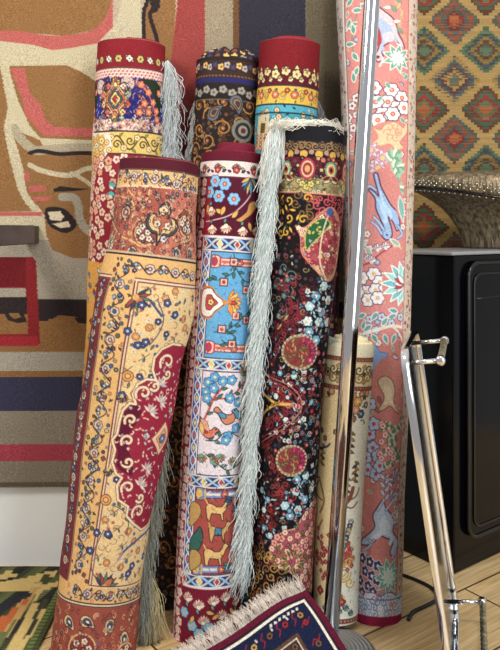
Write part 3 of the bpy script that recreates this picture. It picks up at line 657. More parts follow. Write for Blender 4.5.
# ---- 4 front left: gold and salmon rug with crimson medallion
r = Roll([(163, 121, 199), (230, 112, 197), (306, 94, 194), (351, 88, 183), (420, 78, 171), (480, 71, 159), (540, 64, 147), (590, 58, 139), (650, 50, 136), (690, 46, 134)], 1.79, 1.905, seed=5, base=(216, 170, 104), k=1.7, lump=.018, df=.74)
c = r.cv; K = (48, 34, 52); GO = (222, 174, 104); GL = (226, 192, 134); SAL = (166, 84, 66); CR = (150, 26, 56); CM = (226, 200, 162)
Q = lambda *p: rp(r, list(p))
def vineborder(pts, wdt, step=13, seed=1):
    """a waving vine with rosettes and leaves along a line of drawing points"""
    R = random.Random(seed); P = rp(r, pts); S = spline(P, 24); d = np.concatenate([[0], np.cumsum(np.hypot(*np.diff(S, axis=0).T))]); n = int(d[-1]/step)
    for i in range(n):
        t0 = i*step; side = 1 if i % 2 else -1; wav = []
        for q in range(9):
            t = t0+step*q/8; x = np.interp(t, d, S[:, 0]); y = np.interp(t, d, S[:, 1]); x2 = np.interp(t+.5, d, S[:, 0]); y2 = np.interp(t+.5, d, S[:, 1]); L = math.hypot(x2-x, y2-y) or 1
            nx, ny = -(y2-y)/L, (x2-x)/L; wav.append((x+nx*side*wdt*math.sin(math.pi*q/8), y+ny*side*wdt*math.sin(math.pi*q/8)))
        c.line(wav, 1.1, (70, 44, 60)); mx_, my_ = np.mean(wav[3:6], 0); cx_, cy_ = np.interp(t0+step/2, d, S[:, 0]), np.interp(t0+step/2, d, S[:, 1])
        if i % 2: c.flower(cx_, cy_, 4.6, (206, 186, 170), (140, 60, 60), K, 7); c.disc(cx_, cy_, 2.2, (90, 60, 90)); c.disc(cx_, cy_, 1.1, (226, 190, 150))
        else:
            for q in range(4):
                a = R.uniform(0, 6.28); c.flower(cx_+3*math.cos(a+q*1.6), cy_+3*math.sin(a+q*1.6), 1.9, [(60, 110, 150), (226, 206, 180), (50, 60, 110), (110, 150, 170)][q], (240, 220, 190), K, 4, ow=.5)
        c.leaf(wav[1][0], wav[1][1], 4.5, 2, R.uniform(0, 6), (90, 80, 60), K)
# field of gold
c.a[:] = GL
def petals(x, y, s_=1, pal=((60, 80, 130), (170, 60, 60), (226, 206, 180))):
    a = r.m(x, y); c.flower(a[0], a[1], 3.2*s_, pal[0], pal[2], K, 5)
# outer red guard on the left, wrapping out of sight
LE = lambda y: np.interp(y, r.S, r.xc)-np.interp(y, r.S, r.R)
LX = {163: 121, 230: 112, 306: 94, 351: 88, 420: 78, 480: 71, 540: 64, 590: 58, 650: 50}
# u positions of the left border lines, measured where they show
def edge_u(dx, y): return r.m(LE(y)+dx, y)[0]
uo = -r.Rm*1.02; ug0, ug1 = -r.Rm*.98, -r.Rm*.78; ui = -r.Rm*.12
vb0, vb1, vb2 = r.vy(259), r.vy(279), r.vy(283)
# salmon end panel
c.band(r.y0, r.vy(169.5), (82, 20, 36)); c.band(r.vy(169.5), r.vy(171), (70, 50, 50)); c.band(r.vy(171), r.vy(186), GO); c.band(r.vy(186), r.vy(188), CM)
vineborder([(119, 173), (140, 177), (165, 181), (186, 187), (197, 191)], 4.5, 12, 3)
c.scatter((-r.um, r.um, r.vy(172), r.vy(185)), 46, 5, tangle(c, [(60, 110, 150), (226, 206, 180), (90, 60, 90), (190, 110, 80)], K, 1.9, curl=False), seed=20)
c.band(r.vy(188), r.vy(254), SAL)
c.poly(Q((170, 190), (197, 194), (196, 262), (160, 256), (166, 220)), (186, 104, 84))
for (x, y, rr_) in ((145, 232, 13), (186, 224, 13), (110, 240, 8)):
    a = r.m(x, y); c.disc(a[0], a[1], rr_+1.2, (190, 150, 96)); c.disc(a[0], a[1], rr_, (150, 66, 52)); c.scroll(a[0], a[1], rr_, 1, 1, (206, 166, 110), 1.6, 1.1)
    for (p, q) in ((-3, -5), (3, 0), (-2, 5), (5, 6), (-6, 0)): c.flower(a[0]+p, a[1]+q, 3, (222, 206, 184), (90, 60, 80), K, 5)
def bigleafmedal(x, y, s_):
    a = np.array(r.m(x, y)); T = spline([(0, -17), (6, -10), (5, -4), (13, -3), (15, 6), (9, 13), (3, 14), (0, 24), (-3, 14), (-9, 13), (-15, 6), (-13, -3), (-5, -4), (-6, -10)], 4, True)*s_
    rot = np.array([[math.cos(.15), -math.sin(.15)], [math.sin(.15), math.cos(.15)]]); T = T@rot.T
    c.poly(T+a, (70, 80, 80), K, 1.2); c.poly(T*.86+a, (214, 178, 110), K, .8); c.poly(T*.60+a, (170, 90, 64), K, .8)
    c.flower(a[0], a[1]-9*s_, 4*s_, (226, 200, 160), (170, 60, 60), K, 4); c.flower(a[0]-5*s_, a[1]+4*s_, 3.4*s_, (222, 200, 170), (90, 60, 80), K); c.flower(a[0]+5*s_, a[1]+5*s_, 3.4*s_, (222, 200, 170), (90, 60, 80), K); c.flower(a[0]+2*s_, a[1]+17*s_, 3*s_, (210, 200, 190), (60, 70, 120), K, 5)
for (x, y) in ((143, 207), (171, 200), (157, 198), (150, 241), (188, 198), (185, 245), (127, 203), (122, 246)):
    a = r.m(x, y); c.palmette(a[0], a[1], 5.5, -1.2, [(206, 196, 170), (90, 110, 120), (222, 180, 120)], K, 6)
for (x, y, a_) in ((133, 252, .4), (176, 254, 1.6), (190, 254, 1.7), (151, 256, .2)):
    a = r.m(x, y); c.boteh(a[0], a[1], 7, a_, [(206, 180, 130), (70, 90, 130), (226, 214, 190)], K)
a = r.m(125, 212); c.disc(a[0], a[1], 8, K); c.disc(a[0], a[1], 7, (190, 150, 110), 6); c.disc(a[0], a[1], 4.5, (50, 50, 90), 3.6); c.flower(a[0], a[1], 2.6, (200, 150, 130), (220, 200, 180), K)
for pts in (((118, 196), (126, 198), (134, 206), (132, 218)), ((112, 220), (118, 234), (130, 240), (140, 246)), ((150, 190), (146, 200), (134, 196), (128, 190)), ((172, 236), (178, 242), (190, 240))): c.line(spline(Q(*pts), 6), 1.6, (214, 170, 110))
c.scatter((-r.um, r.um, r.vy(190), r.vy(256)), 190, 5, tangle(c, [(206, 170, 120), (190, 150, 130), (120, 60, 60), (90, 100, 110)], K, 1.6), seed=21)
for (x, y) in ((145, 232), (186, 224)):
    a = r.m(x, y)
    for (p, q) in ((-3, -5), (3, 0), (-2, 5), (5, 6), (-6, 0)): c.flower(a[0]+p, a[1]+q, 3, (222, 206, 184), (90, 60, 80), K, 5)
bigleafmedal(163, 220, 1.05); bigleafmedal(106, 212, .62)
c.scatter((-r.um, r.um, r.vy(172), r.vy(256)), 420, 3.6, lambda x, y, R: R.choice([lambda: c.line([(x, y), (x+R.uniform(-3, 3), y+R.uniform(-3, 3))], .8, R.choice([K, (214, 180, 140), (110, 60, 50), (206, 190, 170)])), lambda: c.scroll(x, y, 2.6, R.uniform(0, 6), 1, R.choice([(70, 50, 60), (206, 170, 130)]), .7, .8)])(), seed=73)
# border under the panel
c.band(r.vy(254), r.vy(256), (200, 170, 130)); c.band(r.vy(256), r.vy(258), K); c.band(r.vy(258), vb1, GO); c.band(vb1, vb1+1.2, (90, 40, 60)); c.band(vb1+1.2, vb1+3, CM); c.band(vb1+3, vb1+4.2, (110, 50, 70))
vL = vb1+4.2
# left border running down
vE0, vE1 = r.vy(586), r.vy(604)
c.band(vL, vE1, (120, 44, 50), -r.um, ug1); c.band(r.vy(258), vE1, GO, ug1+1.5, ui-1.5); c.band(vL, vE0, (110, 44, 60), ui-1.5, ui)
c.band(vL, vE1, K, ug1+.6, ug1+1.5); c.band(vL-3, vE0, CM, ui, ui+1.4); c.band(vL, vE0, (110, 50, 70), ui+1.4, ui+2.4)
vm_ = (ug1+ui)/2
def vb_raw(P, wdt, step, seed):
    global rp
    keep = rp; rp = lambda r_, p: np.array(p)
    vineborder(P, wdt, step, seed); rp = keep
vb_raw([(ui-8, r.vy(269)), (ui+20, r.vy(269)), (ui+60, r.vy(270)), (r.um, r.vy(271))], 5, 12.5, 5)
vb_raw([(vm_, r.vy(266)), (vm_, r.vy(400)), (vm_, vE0+4)], 6.5, 13.5, 6)
c.scatter((ug1+3, ui-3, r.vy(262), vE0), 150, 5, tangle(c, [(60, 110, 150), (214, 190, 160), (90, 60, 90), (150, 80, 60), (90, 110, 80)], K, 1.6), seed=22)
vb_raw([(ug0-2, vL), (ug0-2, r.vy(400)), (ug0-2, vE0)], 3.5, 10, 7)
c.scatter((-r.um, ug1-2, vL, vE0), 110, 6, tangle(c, [(190, 150, 110), (60, 90, 110), (206, 170, 120)], K, 1.8), seed=23)
# gold field flowers
fieldtest = lambda x, y: x > ui+4
c.scatter((ui+5, r.um, vL+3, vE0-3), 130, 9.5, lambda x, y, R: R.choice([
    lambda: c.flower(x, y, 2.9, (60, 70, 120), (226, 206, 180), K), lambda: (c.line([(x-5, y+4), (x, y), (x+4, y-4)], .7, (90, 80, 80)), c.leaf(x, y, 5, 2, 1+R.random(), (60, 90, 100)), c.leaf(x, y, 5, 2, 3+R.random(), (150, 110, 60))),
    lambda: c.flower(x, y, 3.4, (206, 140, 80), (230, 190, 120), (130, 70, 50), 6), lambda: c.leaf(x, y, 6, 2.4, R.uniform(0, 6), (110, 120, 90), K)])(), seed=24)
c.scatter((ui+5, r.um, vL+3, vE0-3), 330, 6, lambda x, y, R: R.choice([
    lambda: c.leaf(x, y, 4, 1.7, R.uniform(0, 6), R.choice([(110, 120, 110), (190, 120, 90), (90, 100, 130)])), lambda: c.flower(x, y, 1.8, R.choice([(70, 90, 140), (190, 100, 90), (206, 214, 206)]), (120, 70, 50), None),
    lambda: c.scroll(x, y, 4.5, R.uniform(0, 6), R.choice((-1, 1)), (150, 110, 80), .7, .7)])(), seed=124)
def bigpalm(x, y, s_, ang):
    a = r.m(x, y)
    for i in range(8):
        t = ang+(i-3.5)*.42; c.leaf(a[0], a[1], 14*s_, 3.6*s_, t, [(60, 70, 90), (160, 70, 60), (100, 120, 90)][i % 3], K); 
    c.leaf(a[0], a[1], 11*s_, 7*s_, ang, (190, 110, 70), K); c.disc(a[0], a[1], 3*s_, (206, 160, 90))
bigpalm(136, 297, 1.0, .7); bigpalm(104, 588, 1.1, -.9)
for pts, wd, cl in ((((118, 560), (125, 550), (140, 538), (150, 528)), 2.4, (70, 80, 140)), (((105, 570), (116, 563), (122, 552)), 1.4, (206, 150, 130)), (((158, 300), (164, 318), (160, 332), (150, 345)), 1.2, (90, 90, 110)), (((104, 530), (94, 552), (92, 570), (98, 580)), 1, (110, 80, 80)), (((150, 300), (162, 316)), 2.2, (70, 80, 120)), (((112, 505), (122, 510), (128, 520), (126, 535)), 1, (80, 90, 80))):
    c.line(spline(Q(*pts), 6), wd, cl)
for (x, y) in ((97, 533), (108, 534), (90, 551), (143, 556), (128, 574), (132, 566), (138, 345), (146, 342), (142, 305), (168, 303), (176, 315), (122, 395), (128, 331)): petals(x, y, 1.1)
for (x, y) in ((122, 396), (118, 468), (108, 470)): a = r.m(x, y); c.palmette(a[0], a[1], 7, 1.5, [(60, 60, 80), (110, 120, 90), (206, 170, 110)], K, 8)
for (x, y) in ((128, 376), (106, 500)): a = r.m(x, y); [c.disc(a[0], a[1], q, w_) for q, w_ in ((5.4, (130, 70, 40)), (4.6, (222, 160, 84)), (3, (150, 80, 50)), (2, (226, 180, 110)))]
# crimson medallion, scalloped on its left
out = Q((181, 345), (174, 344), (163, 349), (155, 358), (153, 370), (156, 380), (147, 379), (138, 384), (133, 394), (136, 404), (130, 403), (123, 410), (120, 420), (117, 434), (112, 440), (115, 450), (112, 462), (116, 474), (122, 478), (117, 486), (118, 500), (128, 507), (126, 516), (133, 524), (141, 530), (150, 524), (160, 500))
far = [(r.um, r.vy(530)), (r.um, r.vy(345))]
med = list(out)+far
c.poly(med, CR)
c.poly(Q((134, 405), (124, 412), (120, 424), (119, 434), (115, 440), (118, 452), (116, 466), (122, 472), (132, 476), (134, 462), (128, 450), (128, 436), (136, 424), (142, 412), (140, 406)), (96, 18, 48))
t_in = inpoly(np.array(med))
c.scatter((ui, r.um, r.vy(350), r.vy(528)), 150, 5.4, lambda x, y, R: [c.leaf(x, y, 3.6, 1.7, R.uniform(0, 6), R.choice([CM, (226, 180, 160), (170, 180, 180)])) for _ in range(2)], test=t_in, seed=25)
c.line(out, 3.2, (100, 60, 60)); c.line(out, 2.2, (232, 206, 164))
for (x, y, rr_, s_) in ((168, 362, 9, 1), (167, 374, 5, -1), (144, 393, 8, 1), (155, 386, 5, -1), (128, 441, 6.5, 1), (128, 462, 6, -1), (131, 420, 6, 1), (128, 488, 7, 1), (140, 498, 5, -1), (138, 512, 8, 1)):
    a = r.m(x, y); c.scroll(a[0], a[1], rr_, 2.5, s_, (110, 40, 60), 3.6, 1.0); c.scroll(a[0], a[1], rr_, 2.5, s_, (232, 204, 164), 2.4, 1.0)
for (x, y, n_) in ((160, 402, 8), (150, 412, 7), (146, 470, 8), (140, 486, 7), (160, 385, 6)):
    a = r.m(x, y)
    for i in range(n_): t = -2.4+i*.5; c.leaf(a[0], a[1], 9.5, 2.6, t, [(232, 210, 190), (214, 160, 160), (160, 180, 180)][i % 3])
a = r.m(161, 438); T = np.array([(0, -17), (7, -8), (12, 0), (7, 8), (0, 17), (-7, 8), (-14, 0), (-7, -8)]); c.poly(T+a, (228, 190, 150), (150, 60, 60), 1); c.poly(T*.6+a, (222, 160, 110), (170, 90, 80), .8); c.flower(a[0], a[1], 4.5, (90, 110, 160), (230, 210, 190), K, 6)
for (x, y) in ((148, 436), (170, 410), (165, 462)): a = r.m(x, y); c.palmette(a[0], a[1], 6, 3.1, [(226, 214, 196), (170, 190, 190)], (110, 40, 60), 5)
# lower border, then salmon again
c.band(vE0, vE0+1.2, (90, 40, 60), ui-2); c.band(vE0+1.2, vE0+2.6, CM, ui-2); c.band(vE0+2.6, vE1, GO, -r.um*.7); c.band(vE0, vE1, GO, ug1+1.5, ui)
vb_raw([(vm_-4, (vE0+vE1)/2), (vm_+30, (vE0+vE1)/2+1), (r.um, (vE0+vE1)/2+1)], 5, 12, 9)
c.scatter((ug1+3, r.um, vE0+4, vE1-1), 50, 5, tangle(c, [(90, 110, 150), (214, 190, 160), (90, 60, 90), (190, 120, 80)], K, 1.7), seed=26)
c.band(vE1, vE1+1.3, K); c.band(vE1+1.3, vE1+2.8, CM); c.band(vE1+2.8, vE1+4, K); c.band(vE1+4, r.y1, (150, 72, 56))
for (x, y, a_) in ((70, 622, .3), (88, 622, .1), (110, 628, 1.6), (125, 640, 1.4)): a = r.m(x, y); c.boteh(a[0], a[1], 8, a_, [(214, 184, 120), (60, 80, 130), (226, 214, 190)], K)
for (x, y, rr_) in ((82, 648, 14), (125, 655, 12)):
    a = r.m(x, y); c.disc(a[0], a[1], rr_, (206, 170, 110)); c.disc(a[0], a[1], rr_-1.6, (140, 50, 46))
    for q in range(5): c.flower(a[0]+7*math.cos(q*1.26), a[1]+7*math.sin(q*1.26), 3.2, (222, 200, 170), (90, 60, 80), K)
c.scatter((-r.um, r.um, vE1+6, r.y1), 240, 4, lambda x, y, R: c.scroll(x, y, 3, R.uniform(0, 6), 1, R.choice([(206, 170, 120), (90, 50, 60), (190, 120, 90)]), .8, .8), seed=28)
c.scatter((-r.um, r.um, vE1+6, r.y1), 50, 8, tangle(c, [(206, 170, 120), (190, 150, 130), (120, 60, 60), (90, 100, 110)], K, 2), seed=27)
root4 = r.build('gold and salmon rolled rug with crimson scrolled medallion, front of the row at left', (110, 20, 44), group='rolled silk rugs', turns=3, tele=.0)
ROLL4 = r

# ---- 5 front centre: picture panels in light blue, white and brick
r = Roll([(156, 201, 266), (240, 196, 262), (330, 189, 256), (455, 181, 247), (600, 174, 241), (668, 172, 239)], 1.885, 1.972, seed=6, base=(96, 20, 42), k=1.9, lump=.006)
c = r.cv; K = (40, 26, 50); MAR = (84, 16, 40); NV = (44, 62, 126); LB = (90, 164, 212); CM = (226, 206, 196)
Q = lambda *p: rp(r, list(p))
uL0, uL1 = -r.Rm*.80, -r.Rm*.50          # blue side border
ub1 = r.um
c.band(r.y0, r.vy(160), (98, 16, 38))
c.band(r.vy(159.5), r.vy(161), (80, 20, 40)); c.band(r.vy(161), r.vy(176.5), (226, 206, 200)); c.band(r.vy(176.5), r.vy(178), (90, 40, 60))
def f5(u, v, i):
    c.palmette(u, v+1, 6.6, -1.57, [(110, 140, 100), (206, 70, 80), (222, 180, 90)], K, 7); c.flower(u, v+1, 3, (190, 50, 70), (226, 190, 100), K); c.leaf(u+5, v-2, 5, 2.6, .8, (200, 170, 80), K); c.leaf(u+5, v+3, 5, 2.6, -.5, (60, 70, 100), K); c.leaf(u-5, v+3, 4, 2.4, 3.6, (60, 70, 100), K)
ringrow(r, 169, 19, f5, 9)
c.band(r.vy(178), r.vy(237), MAR); 
# crimson side with cream flowers, all the way down
def sideflowers(v0_, v1_, ua, ub, seed):
    R = random.Random(seed); v = v0_
    while v < v1_:
        u = R.uniform(ua, ub); c.flower(u, v, 4.6, (232, 212, 200), (222, 180, 160), (120, 20, 50), 5, R.uniform(0, 3)); c.flower(u, v, 2.2, (226, 160, 160), (240, 220, 190), None, 5)
        c.leaf(u+R.uniform(-3, 3), v+6, 6, 3, R.uniform(.8, 2.2), (226, 214, 200), (110, 20, 50)); c.leaf(u-3, v+4, 5, 2.6, R.uniform(2, 4), (150, 190, 180), (90, 30, 50)); v += R.uniform(8, 11)
c.band(r.vy(178), r.y1, (156, 26, 54), -r.um, uL0)
c.band(r.vy(178), r.vy(240), (150, 24, 52), -r.um, -r.Rm*.62)
for q, (ua, ub) in enumerate(((-r.Rm*1.05, -r.Rm*.9), (-r.Rm*1.35, -r.Rm*1.25), (-r.um, -r.Rm*1.6))): sideflowers(r.vy(182), r.y1, ua, ub, 30+q)
# top maroon field: blue flowers, branch, cream flowers
c.line(spline(Q((252, 186), (250, 196), (240, 208), (228, 216), (214, 220), (204, 222)), 6), 1.2, (206, 170, 180))
for (x, y) in ((215, 181), (225, 184), (209, 192), (219, 196), (234, 199)):
    a = r.m(x, y); c.flower(a[0], a[1], 6.2, (120, 186, 226), (230, 170, 90), (60, 70, 120), 6, ow=.6); c.flower(a[0], a[1], 2.8, (190, 90, 90), (232, 190, 100), None, 6)
for i in range(8): a = r.m(250, 178); c.leaf(a[0], a[1], 19-abs(i-3.5)*2.2, 3.6, 1.57+(i-3.5)*.3, [(90, 160, 190), (222, 176, 90), (40, 90, 110)][i % 3], (50, 40, 60))
for (x, y) in ((211, 212), (212, 230), (226, 229), (243, 232), (256, 232)):
    a = r.m(x, y); c.palmette(a[0], a[1]-3, 8.5, 1.57, [(236, 210, 190), (226, 180, 120), (240, 220, 200)], (130, 60, 60), 6); c.leaf(a[0]-2, a[1]-6, 5, 3, -1.2, (90, 150, 130), K)
for (x, y, a_) in ((216, 209, .5), (225, 206, 1.9), (232, 218, -.9), (249, 222, 1.2), (208, 204, 1.7)): a = r.m(x, y); c.leaf(a[0], a[1], 10, 4.6, a_, (222, 170, 80), (80, 60, 40))
c.poly(spline(Q((236, 220), (241, 222), (247, 218), (252, 214), (257, 205), (254, 201), (249, 204), (247, 211), (242, 216)), 4, True), (206, 146, 72), (70, 40, 50), .8)
a = r.m(255, 207); c.leaf(a[0], a[1], 8, 5, -.6, (90, 140, 160), K)
# the framed panels
def lattice_h(y0, y1):
    va, vb = r.vy(y0), r.vy(y1); c.band(va, vb, NV, uL0, ub1); vm = (va+vb)/2; h = (vb-va)*.36; u = uL0+2; i = 0
    while u < ub1:
        n_ = 17; 
        for s_ in (1, -1): c.line([(u+n_*t, vm+s_*h*math.cos(math.pi*t)) for t in np.linspace(0, 1, 7)], 2.1, (206, 200, 180) if s_ > 0 else (150, 190, 220))
        c.poly([(u+n_/2-3.4, vm), (u+n_/2, vm-0), (u+n_/2+3.4, vm), (u+n_/2, vm)], None)
        for s_ in (0, 1): xx_ = u+s_*n_; c.poly([(xx_-3, vm), (xx_, vm-4.2), (xx_+3, vm), (xx_, vm+4.2)], [(190, 60, 60), (222, 200, 110)][i % 2], (230, 220, 200), .9)
        u += n_; i += 1
    c.band(va, va+1.5, (226, 214, 210), uL0, ub1); c.band(vb-1.5, vb, (226, 214, 210), uL0, ub1)
vtop, vbot = r.vy(238), r.vy(588)
c.band(vtop, vbot, (54, 84, 160), uL0, uL1)
v = vtop; i = 0; um_ = (uL0+uL1)/2
while v < vbot:
    for s_ in (1, -1): c.line([(um_+s_*3.2*math.cos(math.pi*t), v+12*t) for t in np.linspace(0, 1, 7)], 1.5, (214, 220, 230))
    c.poly([(um_-2, v), (um_, v-3.2), (um_+2, v), (um_, v+3.2)], [(206, 90, 80), (226, 206, 130)][i % 2]); v += 12; i += 1
c.band(r.vy(178), r.vy(588), (232, 220, 216), uL0-1.2, uL0+.4); c.band(vtop, vbot, (232, 220, 216), uL1-1, uL1+.2); c.band(vtop, vbot, (40, 50, 100), uL1+.2, uL1+1)
c.band(r.vy(178), vtop, (150, 24, 52), uL0-2, uL0+1)
lattice_h(237, 251.5); lattice_h(359, 371); lattice_h(476, 489); lattice_h(576, 589)
c.band(r.vy(236), r.vy(237.5), (232, 214, 206), -r.Rm*.9)
def panel(y0, y1, col):
    c.band(r.vy(y0), r.vy(y1), col, uL1+1, ub1); c.band(r.vy(y0), r.vy(y0)+1, (60, 50, 80), uL1+1, ub1); c.band(r.vy(y1)-1, r.vy(y1), (60, 50, 80), uL1+1, ub1)
panel(251.5, 359, LB); panel(371, 476, (222, 210, 216)); panel(489, 576, (168, 74, 64))
def pillar(y, cols):
    v = r.vy(y); ua = uL1+4; c.poly([(ua-2, v-6), (ua+4, v-6), (ua+8, v-3.6), (ub1, v-3.6), (ub1, v+3.6), (ua+8, v+3.6), (ua+4, v+6), (ua-2, v+6)], cols[0], (110, 50, 60), .9)
    c.band(v-1.3, v+1.3, cols[1], ua+8, ub1); c.disc(ua+1, v, 3.4, cols[2], 4.6); c.band(v-5, v+5, cols[2], ua+6, ua+7.5)
    for q in (26, 48, 70): c.flower(ua+q, v, 3.6, (200, 90, 90), (226, 200, 110), K, 6)
pillar(262, [(236, 190, 170), (206, 100, 90), (170, 60, 80)]); pillar(348, [(236, 190, 170), (206, 100, 90), (190, 50, 80)])
def vine(pts, wd=1.1, col=(60, 80, 80), leafc=((206, 176, 80), (60, 120, 100)), fl=None, st=9, lf=7):
    S = spline(rp(r, pts), 8); c.line(S, wd, col)
    for i in range(3, len(S)-2, st//2):
        a_ = math.atan2(S[i+1][1]-S[i][1], S[i+1][0]-S[i][0]); c.leaf(S[i][0], S[i][1], lf, lf*.45, a_+(.8 if (i//(st//2)) % 2 else -.8), leafc[i % 2], K)
vine([(234, 254), (236, 268), (228, 276), (216, 280), (210, 276)]); vine([(236, 268), (244, 280), (254, 286), (252, 300), (256, 312)]); vine([(214, 332), (226, 330), (236, 324), (248, 312), (256, 300)]); vine([(226, 330), (236, 338), (230, 346), (222, 340)])
for (x, y) in ((224, 282), (246, 290), (222, 329), (236, 316), (246, 320), (234, 262), (232, 344), (252, 276)): a = r.m(x, y); c.poly([(a[0]-3.6, a[1]-3.6), (a[0]+3.6, a[1]-3.6), (a[0]+3.6, a[1]+3.6), (a[0]-3.6, a[1]+3.6)], (222, 180, 160), (90, 40, 60), 1); c.disc(a[0], a[1], 1.8, (170, 50, 60))
a = np.array(r.m(211, 302)); T = spline([(-10, -12), (0, -14), (5, -8), (12, -3), (14, 0), (12, 3), (5, 9), (0, 15), (-10, 13), (-12, 0)], 4, True)
c.poly(T*1.08+a, (214, 130, 50)); c.poly(T*.94+a, (236, 226, 220), K, .6); c.poly(T*.5+a, (190, 70, 60), K, .6); c.flower(a[0], a[1], 3, (236, 200, 120), (150, 40, 50), K)
a = np.array(r.m(234, 303)); 
for i in range(7): c.leaf(a[0]-5, a[1], 14, 5, (i-3)*.42, [(226, 150, 60), (236, 190, 90)][i % 2], (130, 60, 50))
c.leaf(a[0]-4, a[1], 8, 4, 0, (190, 60, 60), K)
a = r.m(224, 302); c.line([a, r.m(230, 302)], 3, (214, 130, 50))
# white panel
vine([(200, 428), (208, 412), (214, 398), (222, 388), (226, 380)], 2.4, (190, 90, 80)); vine([(214, 398), (226, 398), (236, 392), (244, 382)], 1.8, (190, 90, 80)); vine([(206, 440), (216, 440), (226, 432), (238, 436)], 1.2); vine([(204, 452), (216, 462), (228, 470), (240, 462)], 1.2, (90, 80, 60))
for (x, y) in ((208, 382), (215, 377), (206, 392), (214, 388), (223, 381), (232, 380), (230, 398), (238, 402), (228, 436), (236, 428), (226, 440), (242, 440), (207, 398)):
    a = r.m(x, y); c.flower(a[0], a[1], 4.7, (84, 160, 206), (232, 220, 170), (50, 60, 110), 5); 
def bird(x, y, s_, flip, cols):
    a = np.array(r.m(x, y)); T = spline([(-9, -8), (-4, -3), (2, -2), (5, -5), (8, -4), (10, -2), (7, 0), (5, 4), (-1, 6), (-5, 3), (-8, -2), (-12, -5)], 3, True)*s_*np.array([flip, 1]); c.poly(T+a, cols[0], K, .9)
    c.leaf(a[0]-1*flip, a[1]+1, 9*s_, 4*s_, math.pi+.5 if flip > 0 else -.5, cols[1], K); c.disc(a[0]+6.6*flip*s_, a[1]-3*s_, .8, K)
bird(228, 417, 1.2, 1, [(206, 130, 90), (70, 150, 190)]); bird(209, 432, 1.0, 1, [(222, 120, 90), (190, 60, 60)]); bird(240, 413, 1, -1, [(90, 160, 190), (222, 150, 90)])
a = r.m(201, 418); c.leaf(a[0], a[1], 16, 7, .9, (226, 160, 130), (120, 60, 60)); c.leaf(a[0], a[1]+3, 14, 5, 1.3, (222, 190, 110), (120, 60, 60))
for (x, y) in ((202, 455), (212, 462), (232, 464), (220, 455), (242, 374), (246, 388)): a = r.m(x, y); c.palmette(a[0], a[1], 8, random.Random(x).uniform(-3, 3), [(226, 190, 110), (206, 120, 80), (110, 160, 140)], K, 6)
# brick panel: three tan animals, green hill, pillars, sprigs
pillar(495, [(110, 140, 190), (226, 214, 200), (222, 180, 90)]); pillar(570, [(110, 140, 190), (226, 214, 200), (222, 180, 90)])
c.poly(spline(Q((190, 540), (196, 532), (200, 527), (203, 534), (202, 544), (197, 552), (190, 556)), 4, True), (52, 100, 90), K, .8); c.poly(spline(Q((190, 505), (195, 502), (200, 506), (201, 514), (196, 522), (190, 526)), 4, True), (190, 150, 80), (90, 70, 50), .8); c.poly(spline(Q((190, 552), (196, 550), (201, 556), (200, 565), (190, 570)), 4, True), (190, 150, 80), (90, 70, 50), .8)
def goat(x, y, s_, cl, hat):
    a = np.array(r.m(x, y)); body = np.array([(-9, 10), (-10, 4), (-11, -3), (-8, -7), (-4, -6), (1, -3), (6, -3), (9, -6), (10, -10), (13, -12), (15, -10), (18, -8), (15, -7), (13, -4), (11, 1), (8, 4), (9, 12), (7, 12), (5, 5), (-4, 4), (-5, 6), (-6, 12), (-8, 12)], float)*s_
    body = body+a; c.poly(body, cl, (80, 50, 40), .9); c.line([a+np.array((-9, -6))*s_, a+np.array((-11, -10))*s_], 1.2, cl); c.line([a+np.array((12, -11))*s_, a+np.array((9, -15))*s_], 1, (80, 50, 40)); 
    if hat: c.poly(np.array([(-3, -5), (4, -4), (5, 4), (-4, 4)])*s_+a, hat, K, .7)
goat(216, 510, .9, (226, 184, 112), None); goat(218, 532, .82, (206, 160, 92), (70, 130, 160)); goat(214, 555, .9, (226, 184, 112), None)
for (x, y, cl) in ((238, 508, (80, 150, 190)), (240, 523, (222, 200, 190)), (236, 545, (80, 150, 190)), (232, 500, (60, 90, 110)), (230, 566, (70, 130, 120)), (238, 560, (226, 200, 120))): a = r.m(x, y); [c.leaf(a[0], a[1], 9, 3.2, 2.4+q*.6, cl, K) for q in range(3)]
c.scatter((uL1+4, ub1, r.vy(253), r.vy(575)), 520, 4.2, lambda x, y, R: c.line([(x, y), (x+R.uniform(-3, 3), y+R.uniform(-3, 3))], .7, np.array(c.a[min(c.H-1, int((y-c.v0)*c.k)), min(c.W-1, int((x-c.u0)*c.k))])*R.choice([.72, 1.14])), seed=74)
# lowest maroon part
c.band(r.vy(589), r.y1, (120, 20, 46), uL0); c.band(r.vy(588.5), r.vy(590), (226, 210, 206), uL0)
for (x, y) in ((199, 604), (214, 600), (226, 596), (188, 596), (236, 600), (204, 620), (222, 614)):
    a = r.m(x, y); c.palmette(a[0], a[1]+4, 9, -1.57, [(236, 214, 196), (226, 170, 150), (240, 226, 206)], (130, 60, 60), 7); c.leaf(a[0]-2, a[1]+5, 6, 3, 1.2, (110, 160, 140), K)
for (x, y) in ((184, 612), (199, 634), (209, 628), (218, 632), (192, 626)): a = r.m(x, y); c.flower(a[0], a[1], 5.2, (130, 190, 220), (226, 180, 100), (60, 60, 110), 6)
for (x, y, a_) in ((206, 612, .3), (212, 620, -.6), (194, 616, 2), (230, 608, 1), (224, 624, -.4)): a = r.m(x, y); c.leaf(a[0], a[1], 9, 4, a_, (222, 180, 90), (80, 60, 40))
root5 = r.build('rolled rug with picture panels in light blue, white and brick, animals near its foot', (112, 18, 44), group='rolled silk rugs', turns=3, tele=.001, tele2=.026, thick=.013)
ROLL5 = r
